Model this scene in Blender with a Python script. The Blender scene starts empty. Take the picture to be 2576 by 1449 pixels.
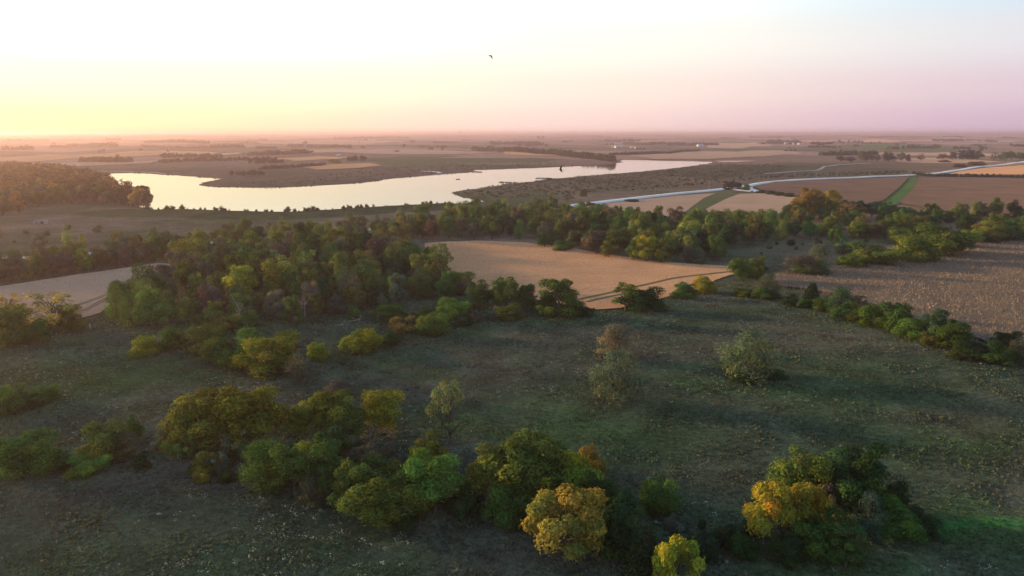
import bpy, bmesh, math, random
import numpy as np
from mathutils import Vector, Matrix
from mathutils.geometry import delaunay_2d_cdt

R = math.radians
scene = bpy.context.scene
C = scene.collection

# ------------------------------------------------------------------ camera
CAM_H = 60.0
PITCH = R(11.95)
HFOV = R(70.0)
PW, PH = 2576.0, 1449.0
FOC = PW / 2 / math.tan(HFOV / 2)
cam_data = bpy.data.cameras.new('camera')
cam_data.sensor_width = 36.0
cam_data.angle = HFOV
cam_data.clip_start = 0.5
cam_data.clip_end = 80000.0
cam = bpy.data.objects.new('camera', cam_data)
C.objects.link(cam)
cam.location = (0, 0, CAM_H)
cam.rotation_euler = (math.pi / 2 - PITCH, 0, 0)
scene.camera = cam

# ------------------------------------------------------------------ light
SUN_AZ = R(-66.0)      # measured from the view direction (+Y), negative is towards -X
SUN_EL = R(10.0)
sun_dir = Vector((math.sin(SUN_AZ) * math.cos(SUN_EL), math.cos(SUN_AZ) * math.cos(SUN_EL), math.sin(SUN_EL)))

world = bpy.data.worlds.new('World')
scene.world = world
world.use_nodes = True
nt = world.node_tree
nt.nodes.clear()
def N(tree, typ, **kw):
    n = tree.nodes.new(typ)
    for k, v in kw.items():
        setattr(n, k, v)
    return n
def L(tree, a, b):
    tree.links.new(a, b)
def ramp(tree, stops, interp='EASE'):
    n = N(tree, 'ShaderNodeValToRGB')
    cr = n.color_ramp
    cr.interpolation = interp
    while len(cr.elements) > 1:
        cr.elements.remove(cr.elements[-1])
    cr.elements[0].position = stops[0][0]
    cr.elements[0].color = (*stops[0][1], 1)
    for p, c in stops[1:]:
        e = cr.elements.new(p)
        e.color = (*c, 1)
    return n
EXPO = 1.0
SKY_GAIN = 2.5
def sc(r, g, b):
    return (r / SKY_GAIN, g / SKY_GAIN, b / SKY_GAIN)
tc = N(nt, 'ShaderNodeTexCoord')
sep = N(nt, 'ShaderNodeSeparateXYZ')
L(nt, tc.outputs['Generated'], sep.inputs[0])
zc = N(nt, 'ShaderNodeMath', operation='MAXIMUM'); zc.inputs[1].default_value = 0.0
L(nt, sep.outputs['Z'], zc.inputs[0])
zs = N(nt, 'ShaderNodeMath', operation='POWER'); zs.inputs[1].default_value = 0.5
L(nt, zc.outputs[0], zs.inputs[0])          # sqrt spreads the low sky over the ramp
def zp(deg):
    return math.sqrt(math.sin(R(deg)))
flat = N(nt, 'ShaderNodeVectorMath', operation='MULTIPLY'); flat.inputs[1].default_value = (1, 1, 0)
L(nt, tc.outputs['Generated'], flat.inputs[0])
nrm = N(nt, 'ShaderNodeVectorMath', operation='NORMALIZE')
L(nt, flat.outputs[0], nrm.inputs[0])
dot = N(nt, 'ShaderNodeVectorMath', operation='DOT_PRODUCT')
dot.inputs[1].default_value = Vector((sun_dir.x, sun_dir.y, 0)).normalized()
L(nt, nrm.outputs[0], dot.inputs[0])
zen = [(zp(28), sc(.60, .80, 1.02)), (zp(55), sc(.24, .43, .70)), (1.0, sc(.16, .34, .60))]
near = ramp(nt, [(0, sc(1.16, .88, .46)), (zp(1), sc(1.22, 1.0, .53)), (zp(4), sc(1.48, 1.36, .78)), (zp(8), sc(2.0, 1.93, 1.48)), (zp(14), sc(2.4, 2.38, 2.1))] + zen)
mid = ramp(nt, [(0, sc(1.03, .72, .66)), (zp(1), sc(1.05, .77, .69)), (zp(3.5), sc(1.08, .88, .75)), (zp(7), sc(1.16, 1.07, .90)), (zp(12), sc(1.36, 1.37, 1.34))] + zen)
far = ramp(nt, [(0, sc(.62, .45, .58)), (zp(1), sc(.65, .47, .61)), (zp(3), sc(.73, .56, .65)), (zp(6), sc(.76, .73, .78)), (zp(10), sc(.58, .78, .91))] + zen)
for n in (near, mid, far):
    L(nt, zs.outputs[0], n.inputs[0])
m1 = N(nt, 'ShaderNodeMapRange', interpolation_type='SMOOTHSTEP')
m1.inputs['From Min'].default_value = -0.28; m1.inputs['From Max'].default_value = 0.45
L(nt, dot.outputs['Value'], m1.inputs['Value'])
m2 = N(nt, 'ShaderNodeMapRange', interpolation_type='SMOOTHSTEP')
m2.inputs['From Min'].default_value = 0.34; m2.inputs['From Max'].default_value = 0.92
L(nt, dot.outputs['Value'], m2.inputs['Value'])
x1 = N(nt, 'ShaderNodeMix', data_type='RGBA')
L(nt, m1.outputs[0], x1.inputs['Factor']); L(nt, far.outputs[0], x1.inputs['A']); L(nt, mid.outputs[0], x1.inputs['B'])
x2 = N(nt, 'ShaderNodeMix', data_type='RGBA')
L(nt, m2.outputs[0], x2.inputs['Factor']); L(nt, x1.outputs['Result'], x2.inputs['A']); L(nt, near.outputs[0], x2.inputs['B'])
bg1 = N(nt, 'ShaderNodeBackground'); bg1.inputs['Strength'].default_value = SKY_GAIN / 2 ** EXPO
L(nt, x2.outputs['Result'], bg1.inputs['Color'])
sky = N(nt, 'ShaderNodeTexSky', sky_type='NISHITA')
sky.sun_disc = False
sky.sun_elevation = SUN_EL
sky.sun_rotation = SUN_AZ
sky.air_density = 1.0; sky.dust_density = 2.0; sky.ozone_density = 2.0
bg2 = N(nt, 'ShaderNodeBackground'); bg2.inputs['Strength'].default_value = 0.012
L(nt, sky.outputs[0], bg2.inputs['Color'])
add = N(nt, 'ShaderNodeAddShader')
L(nt, bg1.outputs[0], add.inputs[0]); L(nt, bg2.outputs[0], add.inputs[1])
wo = N(nt, 'ShaderNodeOutputWorld')
L(nt, add.outputs[0], wo.inputs['Surface'])

sun_data = bpy.data.lights.new('sun', 'SUN')
sun_data.energy = 5.0
sun_data.color = (1.0, 0.67, 0.29)
sun_data.angle = R(5.0)
sun = bpy.data.objects.new('sun', sun_data)
C.objects.link(sun)
sun.rotation_euler = sun_dir.to_track_quat('Z', 'Y').to_euler()
sun.location = (-200, 200, 300)

vs = scene.view_settings
vs.view_transform = 'Standard'; vs.look = 'None'; vs.exposure = EXPO; vs.gamma = 1.0; vs.use_curve_mapping = False
cy = scene.cycles
cy.use_denoising = True
cy.max_bounces = 5; cy.diffuse_bounces = 2; cy.glossy_bounces = 2; cy.transmission_bounces = 2
cy.volume_bounces = 1; cy.transparent_max_bounces = 4
cy.caustics_reflective = False; cy.caustics_refractive = False
cy.use_adaptive_sampling = True; cy.adaptive_threshold = 0.02
cy.sample_clamp_indirect = 4.0

# ------------------------------------------------------------------ surveying: a sight line from the drone to a spot on the ground
CP, SP = math.cos(PITCH), math.sin(PITCH)
def sight(u, v):
    x = (np.asarray(u, float) - PW / 2) / FOC
    yd = (np.asarray(v, float) - PH / 2) / FOC
    return x, CP - yd * SP, -SP - yd * CP
def on_plane(u, v, z=0.0):
    dx, dy, dz = sight(u, v)
    dz = np.minimum(dz, -0.0022)
    t = (z - CAM_H) / dz
    return dx * t, dy * t

# ------------------------------------------------------------------ relief
rng = np.random.default_rng(7)
def waves(lmin, lmax, n, seed):
    r = np.random.default_rng(seed)
    out = []
    for i in range(n):
        lam = lmin * (lmax / lmin) ** r.random()
        a = r.random() * 2 * math.pi
        out.append((2 * math.pi / lam * math.cos(a), 2 * math.pi / lam * math.sin(a), r.random() * 6.283, lam / lmax))
    return out
W_A = waves(18, 45, 7, 1); W_B = waves(70, 170, 7, 2); W_C = waves(280, 650, 7, 3); W_D = waves(1100, 3200, 7, 4)
def wsum(ws, x, y):
    s = 0
    for kx, ky, ph, a in ws:
        s = s + a * np.sin(kx * x + ky * y + ph)
    return s / math.sqrt(len(ws))
def sstep(a, b, x):
    t = np.clip((x - a) / (b - a), 0, 1)
    return t * t * (3 - 2 * t)
LAKE_Z = -1.5
LAKE_PX = [(378, 529), (460, 528), (560, 533), (640, 536), (700, 536), (760, 534), (880, 527), (1000, 519), (1100, 514), (1160, 512), (1222, 507),
           (1200, 501), (1165, 497.5), (1147, 492), (1142, 486.5), (1152, 481), (1180, 476.5), (1215, 472), (1262, 464), (1300, 460), (1340, 457), (1372, 451), (1430, 446.5),
           (1500, 440.5), (1560, 436), (1620, 431), (1700, 422.5), (1750, 416), (1790, 410.5), (1802, 407.5),
           (1760, 406), (1700, 404.5), (1640, 402.5), (1565, 402.2), (1558, 405), (1563, 408), (1545, 412.5), (1500, 415.5), (1440, 418.5), (1380, 421.5), (1300, 424.5), (1240, 426.5), (1195, 427.5),
           (1188, 430), (1202, 433), (1150, 436), (1100, 439.5), (1050, 444), (1000, 448), (960, 454), (920, 458.5), (850, 464.5), (800, 467), (760, 469.5), (700, 471.8), (640, 472.8), (560, 471.5),
           (520, 468.5), (505, 464), (512, 459), (540, 454), (560, 450), (530, 447.5), (480, 443.5), (430, 440.5), (380, 437), (330, 434.5), (290, 435), (262, 440), (230, 452), (240, 470), (300, 500), (350, 522)]
def roughen(px, seed, amp=3.0, step=14.0, z=LAKE_Z):
    r = np.random.default_rng(seed)
    out = []
    n = len(px)
    pts = [np.array(on_plane(u, v, z)) for u, v in px]
    for i in range(n):
        a, b = pts[i], pts[(i + 1) % n]
        k = max(1, int(np.linalg.norm(b - a) / step))
        for j in range(k):
            p = a + (b - a) * j / k
            out.append(p + r.normal(0, amp, 2) * (1 if j else 0.3))
    return np.array(out)
LAKE = roughen(LAKE_PX, 5)
def seg_dist(P, A, B):
    d = B - A
    t = np.clip(((P - A) @ d) / max(d @ d, 1e-9), 0, 1)
    return np.linalg.norm(P - A - t[:, None] * d, axis=1)
def inside(P, poly):
    x, y = P[:, 0], P[:, 1]
    c = np.zeros(len(P), bool)
    n = len(poly)
    for i in range(n):
        x0, y0 = poly[i]; x1, y1 = poly[(i + 1) % n]
        if y0 == y1:
            continue
        m = ((y0 > y) != (y1 > y)) & (x < (x1 - x0) * (y - y0) / (y1 - y0) + x0)
        c ^= m
    return c
def sdist(P, poly):
    d = np.full(len(P), 1e9)
    for i in range(len(poly)):
        d = np.minimum(d, seg_dist(P, poly[i], poly[(i + 1) % len(poly)]))
    return np.where(inside(P, poly), -d, d)
DAM = [np.array(on_plane(u, v, 0)) for u, v in [(300, 533), (380, 535), (460, 534), (560, 538), (700, 541), (770, 539), (880, 532), (1000, 524), (1120, 518)]]
LAKE_COARSE = np.array([on_plane(u, v, LAKE_Z) for u, v in LAKE_PX])
GULLY = [np.array(on_plane(u, v, 0)) for u, v in [(478, 1182), (530, 1214), (620, 1236), (780, 1247), (832, 1282), (880, 1316), (960, 1338), (1100, 1318), (1210, 1296)]]
def relief(x, y):
    x = np.asarray(x, float); y = np.asarray(y, float)
    shp = x.shape
    x = x.ravel(); y = y.ravel()
    d = np.sqrt(x * x + y * y)
    h = 0.22 * wsum(W_A, x, y) * (1 - sstep(350, 900, d))
    h = h + wsum(W_B, x, y) * (0.75 - .45 * sstep(420, 560, d) + 1.3 * sstep(1300, 2400, d)) * (1 - .8 * sstep(6000, 12000, d))
    h = h + wsum(W_C, x, y) * (0.6 + 4.0 * sstep(1200, 2600, d))
    h = h + wsum(W_C, x, y) * 2.6 * sstep(1000, 1600, d) * (1 - sstep(2200, 3200, d)) * (1 - sstep(-400, 50, x))
    h = h + wsum(W_D, x, y) * 9.0 * sstep(1500, 5000, d)
    h = h + 2.6 * np.exp(-(((x - 105) / 70) ** 2 + ((y - 190) / 55) ** 2))
    h = h + 34.0 * sstep(4000, 22000, d)
    h = h - 2.5 * sstep(430, 560, d) * (1 - sstep(700, 1000, d))
    P = np.stack([x, y], 1)
    m = (d > 380) & (d < 2300)
    if m.any():
        Pm = P[m]
        sd = sdist(Pm, LAKE_COARSE)
        k = sstep(4, 150, sd)
        shore = LAKE_Z + np.clip((sd - 5) * 0.06, -3.0, 1.6)
        hm = h[m] * k + shore * (1 - k)
        hm = np.where(sd > 0, np.maximum(hm, LAKE_Z - .25 + 0.02 * np.minimum(sd, 60)), hm)
        dd = np.full(len(Pm), 1e9)
        for a, b in zip(DAM[:-1], DAM[1:]):
            dd = np.minimum(dd, seg_dist(Pm, a, b))
        crest = 2.2 - np.maximum(dd - 4, 0) * 0.17
        hm = np.where(sd > 3, np.maximum(hm, crest), hm)
        h[m] = hm
    g = (d < 260) & (x < 40)
    if g.any():
        dd = np.full(int(g.sum()), 1e9)
        for a, b in zip(GULLY[:-1], GULLY[1:]):
            dd = np.minimum(dd, seg_dist(P[g], a, b))
        h[g] = h[g] - 1.3 * np.exp(-(dd / 2.4) ** 2)
    return h.reshape(shp)

NG = 520
S0 = 120.0
T1 = math.asinh(24000 / S0)
gx = S0 * np.sinh(np.linspace(-T1, T1, NG))
ty = np.linspace(math.asinh((-400 - 130) / 170.0), math.asinh((24000 - 130) / 170.0), NG)
gy = 130 + 170.0 * np.sinh(ty)
GX, GY = np.meshgrid(gx, gy)
GZ = relief(GX, GY)
def ground_z(x, y):
    x = np.atleast_1d(np.asarray(x, float)); y = np.atleast_1d(np.asarray(y, float))
    i = np.clip(np.searchsorted(gx, x) - 1, 0, NG - 2); j = np.clip(np.searchsorted(gy, y) - 1, 0, NG - 2)
    fx = (x - gx[i]) / (gx[i + 1] - gx[i]); fy = (y - gy[j]) / (gy[j + 1] - gy[j])
    return (GZ[j, i] * (1 - fx) * (1 - fy) + GZ[j, i + 1] * fx * (1 - fy) + GZ[j + 1, i] * (1 - fx) * fy + GZ[j + 1, i + 1] * fx * fy)
def on_ground(u, v):
    """spot on the relief met by the sight line"""
    dx, dy, dz = [float(q) for q in sight(u, v)]
    dz = min(dz, -0.0022)
    t0 = (14 - CAM_H) / dz
    t1 = (-6 - CAM_H) / dz
    ts = np.linspace(max(t0, 1), t1, 120)
    g = ground_z(dx * ts, dy * ts) - (CAM_H + dz * ts)
    k = np.argmax(g > 0)
    if g[k] <= 0:
        k = len(ts) - 1
    if k > 0 and g[k] != g[k - 1]:
        t = ts[k - 1] + (ts[k] - ts[k - 1]) * (-g[k - 1]) / (g[k] - g[k - 1])
    else:
        t = ts[k]
    x, y = dx * t, dy * t
    return x, y, float(ground_z(x, y)[0])
def size_at(u, vb, vt, wpx):
    x, y, z = on_ground(u, vb)
    dx, dy, dz = [float(q) for q in sight(u, vt)]
    top = CAM_H + dz * (y / dy)
    hgt = max(top - z, 0.5)
    depth = y * CP - (z + hgt * .5 - CAM_H) * SP
    return x, y, z, hgt, wpx / FOC * depth

# ------------------------------------------------------------------ helpers
def mesh_obj(name, verts, faces, mat, parent=None, kind=None, smooth=False):
    me = bpy.data.meshes.new(name)
    me.from_pydata([tuple(map(float, q)) for q in verts], [], [tuple(int(i) for i in f) for f in faces])
    me.update()
    if smooth:
        me.polygons.foreach_set('use_smooth', [True] * len(me.polygons))
    if mat:
        me.materials.append(mat)
    o = bpy.data.objects.new(name, me)
    C.objects.link(o)
    if parent:
        o.parent = parent
    if kind:
        o['kind'] = kind
    return o
def fast_mesh(name, V, Fc, mat, k, cols=None, attr='tint', smooth=False):
    """V (n,3), Fc (m,k): a mesh straight from arrays, with an optional colour per face"""
    me = bpy.data.meshes.new(name)
    V = np.ascontiguousarray(V, np.float32); Fc = np.ascontiguousarray(Fc, np.int32)
    me.vertices.add(len(V)); me.vertices.foreach_set('co', V.ravel())
    me.loops.add(Fc.size); me.loops.foreach_set('vertex_index', Fc.ravel())
    me.polygons.add(len(Fc)); me.polygons.foreach_set('loop_start', np.arange(len(Fc), dtype=np.int32) * k)
    me.update(calc_edges=True)
    if smooth:
        me.polygons.foreach_set('use_smooth', np.ones(len(Fc), bool))
    if cols is not None:
        dom = 'POINT' if len(cols) == len(V) and len(V) != len(Fc) else 'FACE'
        a = me.attributes.new(attr, 'FLOAT_COLOR', dom)
        cc = np.ones((len(cols), 4), np.float32); cc[:, :3] = cols
        a.data.foreach_set('color', cc.ravel())
    if mat:
        me.materials.append(mat)
    return me
def link(name, me, parent=None, kind=None):
    o = bpy.data.objects.new(name, me)
    C.objects.link(o)
    if parent:
        o.parent = parent
    if kind:
        o['kind'] = kind
    return o
def tag(o, label, cat, group=None):
    o['label'] = label; o['category'] = cat
    if group:
        o['group'] = group
    return o
def empty(name, loc, rz=0.0, s=(1, 1, 1)):
    o = bpy.data.objects.new(name, None)
    o.empty_display_size = 0.5
    C.objects.link(o)
    o.location = loc; o.rotation_euler = (0, 0, rz); o.scale = s
    return o

# ------------------------------------------------------------------ materials
def material(name):
    m = bpy.data.materials.new(name)
    m.use_nodes = True
    t = m.node_tree
    t.nodes.clear()
    out = N(t, 'ShaderNodeOutputMaterial')
    return m, t, out
def plain(name, col, rough=0.8, noise=0.0, nscale=5.0, metal=0.0):
    m, t, out = material(name)
    b = N(t, 'ShaderNodeBsdfPrincipled')
    b.inputs['Roughness'].default_value = rough
    b.inputs['Metallic'].default_value = metal
    b.inputs['Specular IOR Level'].default_value = 0.25
    b.inputs['Base Color'].default_value = (*col, 1)
    if noise > 0:
        c = N(t, 'ShaderNodeTexCoord')
        n = N(t, 'ShaderNodeTexNoise'); n.inputs['Scale'].default_value = nscale; n.inputs['Detail'].default_value = 5
        L(t, c.outputs['Object'], n.inputs['Vector'])
        r = ramp(t, [(0.3, tuple(q * (1 - noise) for q in col)), (0.7, tuple(min(1, q * (1 + noise)) for q in col))], 'LINEAR')
        L(t, n.outputs['Fac'], r.inputs[0]); L(t, r.outputs[0], b.inputs['Base Color'])
    L(t, b.outputs[0], out.inputs['Surface'])
    return m

# ------------------------------------------------------------------ the ground
def vnoise(x, y, scale, seed):
    x = np.asarray(x, float) / scale; y = np.asarray(y, float) / scale
    i = np.floor(x).astype(np.int64); j = np.floor(y).astype(np.int64)
    fx = x - i; fy = y - j
    fx = fx * fx * (3 - 2 * fx); fy = fy * fy * (3 - 2 * fy)
    def hsh(a, b):
        q = (a * 374761393 + b * 668265263 + seed * 974711) & 0x7fffffff
        q = ((q ^ (q >> 13)) * 1274126177) & 0x7fffffff
        return ((q ^ (q >> 16)) & 0xffff) / 65535.0
    return (hsh(i, j) * (1 - fx) + hsh(i + 1, j) * fx) * (1 - fy) + (hsh(i, j + 1) * (1 - fx) + hsh(i + 1, j + 1) * fx) * fy
def lerp(a, b, t):
    return np.asarray(a) * (1 - t[..., None]) + np.asarray(b) * t[..., None]
GREEN_PATCHES = [(200, 1400, 22, 9), (1450, 1075, 16, 12), (1640, 1110, 16, 10), (2470, 1330, 14, 6), (2440, 1345, 12, 5), (2140, 1440, 14, 7),
                 (380, 920, 26, 18), (230, 960, 26, 12), (1330, 1010, 16, 12), (2100, 1000, 22, 14), (2350, 1130, 18, 10), (1130, 830, 20, 12)]
GP = [(*on_plane(u, v, 0), a, b) for u, v, a, b in GREEN_PATCHES]
LUSH = [np.array(on_plane(u, v, 0)) for u, v in [(2345, 1342), (2430, 1325), (2510, 1318), (2580, 1330), (2680, 1350)]]
def meadow_tint(x, y):
    n1 = vnoise(x, y, 34, 1) * .6 + vnoise(x, y, 12, 2) * .4
    n2 = vnoise(x, y, 26, 3) * .5 + vnoise(x, y, 7, 4) * .5
    c = lerp((.060, .080, .050), (.092, .090, .066), sstep(.3, .7, n1))
    c = lerp(c, (.060, .096, .042), .6 * sstep(.55, .8, n2))
    for px, py, a, b in GP:
        g = np.exp(-(((x - px) / a) ** 2 + ((y - py) / b) ** 2))
        c = lerp(c, (.055, .100, .034), .6 * g * (.5 + .5 * n2))
    dd = np.full(x.size, 1e9)
    for a, b in zip(LUSH[:-1], LUSH[1:]):
        dd = np.minimum(dd, seg_dist(np.stack([x.ravel(), y.ravel()], 1), a, b))
    c = lerp(c, (.050, .160, .045), .95 * (1 - sstep(1.8, 3.0, dd.reshape(x.shape) + 1.2 * n2)))
    return c * (0.68 + 0.38 * vnoise(x, y, 4, 9))[..., None]
def ground_tint(x, y):
    d = np.sqrt(x * x + y * y)
    near = meadow_tint(x, y)
    n = vnoise(x, y, 90, 11) * .5 + vnoise(x, y, 30, 12) * .5
    marsh = lerp((.078, .082, .046), (.170, .120, .088), sstep(.25, .75, n))
    c = lerp(near, marsh, sstep(250, 430, d))
    n3 = vnoise(x, y, 240, 13) * .6 + vnoise(x, y, 70, 14) * .4
    bank = lerp((.064, .066, .044), (.125, .090, .068), sstep(.3, .7, n3))
    c = lerp(c, bank, sstep(700, 1000, d))
    P = np.stack([x.ravel(), y.ravel()], 1)
    dd = np.full(len(P), 1e9)
    for a, b in zip(DAM[:-1], DAM[1:]):
        dd = np.minimum(dd, seg_dist(P, a, b))
    c = lerp(c, (.040, .058, .026), .85 * (1 - sstep(22, 34, dd.reshape(x.shape))))
    return c
TINT = ground_tint(GX, GY)
DIST = np.sqrt(GX ** 2 + GY ** 2)

def ground_material():
    m, t, out = material('meadow_ground')
    geo = N(t, 'ShaderNodeNewGeometry')
    at = N(t, 'ShaderNodeAttribute', attribute_name='tint')
    fm = N(t, 'ShaderNodeAttribute', attribute_name='farmix')
    vor = N(t, 'ShaderNodeTexVoronoi', distance='CHEBYCHEV'); vor.inputs['Scale'].default_value = 1 / 420.0
    rot = N(t, 'ShaderNodeMapping'); rot.inputs['Rotation'].default_value = (0, 0, .32); rot.inputs['Scale'].default_value = (.75, 1.15, 0)
    L(t, geo.outputs['Position'], rot.inputs['Vector']); L(t, rot.outputs[0], vor.inputs['Vector'])
    sepc = N(t, 'ShaderNodeSeparateColor'); L(t, vor.outputs['Color'], sepc.inputs[0])
    fr = ramp(t, [(0, (.09, .10, .05)), (.22, (.20, .125, .095)), (.45, (.30, .18, .135)), (.62, (.16, .12, .09)), (.8, (.34, .215, .15)), (.92, (.08, .095, .048))], 'CONSTANT')
    L(t, sepc.outputs[0], fr.inputs[0])
    mx = N(t, 'ShaderNodeMix', data_type='RGBA')
    L(t, fm.outputs['Fac'], mx.inputs['Factor']); L(t, at.outputs['Color'], mx.inputs['A']); L(t, fr.outputs[0], mx.inputs['B'])
    n1 = N(t, 'ShaderNodeTexNoise'); n1.inputs['Scale'].default_value = .9; n1.inputs['Detail'].default_value = 6; n1.inputs['Roughness'].default_value = .7
    n2 = N(t, 'ShaderNodeTexNoise'); n2.inputs['Scale'].default_value = .05; n2.inputs['Detail'].default_value = 8; n2.inputs['Roughness'].default_value = .72
    for n in (n1, n2):
        L(t, geo.outputs['Position'], n.inputs['Vector'])
    r1 = N(t, 'ShaderNodeMapRange'); r1.inputs['From Min'].default_value = .3; r1.inputs['From Max'].default_value = .7; r1.inputs['To Min'].default_value = .45; r1.inputs['To Max'].default_value = 1.5
    r2 = N(t, 'ShaderNodeMapRange'); r2.inputs['From Min'].default_value = .3; r2.inputs['From Max'].default_value = .7; r2.inputs['To Min'].default_value = .62; r2.inputs['To Max'].default_value = 1.4
    L(t, n1.outputs['Fac'], r1.inputs['Value']); L(t, n2.outputs['Fac'], r2.inputs['Value'])
    mu = N(t, 'ShaderNodeMath', operation='MULTIPLY'); L(t, r1.outputs[0], mu.inputs[0]); L(t, r2.outputs[0], mu.inputs[1])
    vm = N(t, 'ShaderNodeVectorMath', operation='SCALE'); L(t, mx.outputs['Result'], vm.inputs[0]); L(t, mu.outputs[0], vm.inputs['Scale'])
    b = N(t, 'ShaderNodeBsdfDiffuse'); b.inputs['Roughness'].default_value = 1
    L(t, vm.outputs[0], b.inputs['Color'])
    bp = N(t, 'ShaderNodeBump'); bp.inputs['Strength'].default_value = .8; bp.inputs['Distance'].default_value = .5
    L(t, n1.outputs['Fac'], bp.inputs['Height']); L(t, bp.outputs[0], b.inputs['Normal'])
    L(t, b.outputs[0], out.inputs['Surface'])
    return m
idx = np.arange(NG * NG).reshape(NG, NG)
GF = np.stack([idx[:-1, :-1].ravel(), idx[:-1, 1:].ravel(), idx[1:, 1:].ravel(), idx[1:, :-1].ravel()], 1)
gme = fast_mesh('ground', np.stack([GX.ravel(), GY.ravel(), GZ.ravel()], 1), GF, ground_material(), 4, TINT.reshape(-1, 3), smooth=True)
fa = gme.attributes.new('farmix', 'FLOAT', 'POINT')
fa.data.foreach_set('value', (0.9 * sstep(1150, 1500, DIST + 420 * (vnoise(GX, GY, 400, 21) - .5) - 260 * sstep(100, 500, GX))).ravel().astype(np.float32))
link('ground', gme, kind='structure')

# ------------------------------------------------------------------ sheets laid on the relief
def drape(name, poly, mat, off, step, kind='structure', seed=0, cols=None):
    """a sheet over the relief inside a ground polygon"""
    poly = np.asarray(poly, float)
    dens = []
    for i in range(len(poly)):
        a, b = poly[i], poly[(i + 1) % len(poly)]
        k = max(1, int(np.linalg.norm(b - a) / step))
        for j in range(k):
            dens.append(a + (b - a) * j / k)
    dens = np.array(dens)
    x0, y0 = dens.min(0); x1, y1 = dens.max(0)
    xs = np.arange(x0, x1, step); ys = np.arange(y0, y1, step)
    Xs, Ys = np.meshgrid(xs, ys)
    r = np.random.default_rng(seed)
    P = np.stack([Xs.ravel(), Ys.ravel()], 1) + r.uniform(-.2, .2, (Xs.size, 2)) * step
    P = P[inside(P, dens)]
    if len(P):
        dm = np.full(len(P), 1e9)
        for i in range(len(dens)):
            dm = np.minimum(dm, seg_dist(P, dens[i], dens[(i + 1) % len(dens)]))
        P = P[dm > step * .35]
    allp = [Vector(p) for p in dens] + [Vector(p) for p in P]
    n = len(dens)
    v, e, f, *_ = delaunay_2d_cdt(allp, [], [list(range(n))], 1, 1e-4)
    V = np.array([(q.x, q.y) for q in v])
    Z = ground_z(V[:, 0], V[:, 1]) + off
    me = fast_mesh(name, np.column_stack([V, Z]), np.array([tuple(q) for q in f]), mat, 3, smooth=True)
    return link(name, me, kind=kind)
def px_poly(px):
    return np.array([on_ground(u, v)[:2] for u, v in px])
def smooth_line(P, step):
    """Catmull-Rom through the points"""
    P = [np.asarray(p, float) for p in P]
    P = [2 * P[0] - P[1]] + P + [2 * P[-1] - P[-2]]
    out = []
    for i in range(1, len(P) - 2):
        k = max(2, int(np.linalg.norm(P[i + 1] - P[i]) / step))
        for j in range(k):
            t = j / k
            a, b, c, d = P[i - 1], P[i], P[i + 1], P[i + 2]
            out.append(.5 * (2 * b + (c - a) * t + (2 * a - 5 * b + 4 * c - d) * t * t + (3 * b - a - 3 * c + d) * t ** 3))
    out.append(P[-2])
    return np.array(out)
def ribbon(name, px, width, mat, off, step=8, kind='structure', crown=.12):
    Q = smooth_line(px_poly(px), step)
    T = np.gradient(Q, axis=0); T /= np.linalg.norm(T, axis=1)[:, None]
    Nn = np.stack([-T[:, 1], T[:, 0]], 1)
    V, F = [], []
    cs = [-1, -.5, 0, .5, 1]
    for i, q in enumerate(Q):
        zc = ground_z(*(q + Nn[i] * width * np.array([[-.5], [0], [.5]])).T).max()
        for c in cs:
            p = q + Nn[i] * width * .5 * c
            V.append((p[0], p[1], zc + off + crown * (1 - c * c)))
    k = len(cs)
    for i in range(len(Q) - 1):
        for j in range(k - 1):
            F.append((i * k + j, i * k + j + 1, (i + 1) * k + j + 1, (i + 1) * k + j))
    # shoulders down to the ground
    base = len(V)
    for i, q in enumerate(Q):
        for sgn, c in ((-1, 0), (1, k - 1)):
            p = q + Nn[i] * (width * .5 + 1.5) * sgn
            V.append((p[0], p[1], float(ground_z(*p)[0]) - .4))
    for i in range(len(Q) - 1):
        F.append((base + 2 * i, i * k, (i + 1) * k, base + 2 * i + 2))
        F.append((i * k + k - 1, base + 2 * i + 1, base + 2 * i + 3, (i + 1) * k + k - 1))
    me = fast_mesh(name, np.array(V), np.array(F), mat, 4, smooth=True)
    return link(name, me, kind=kind), Q

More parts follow.
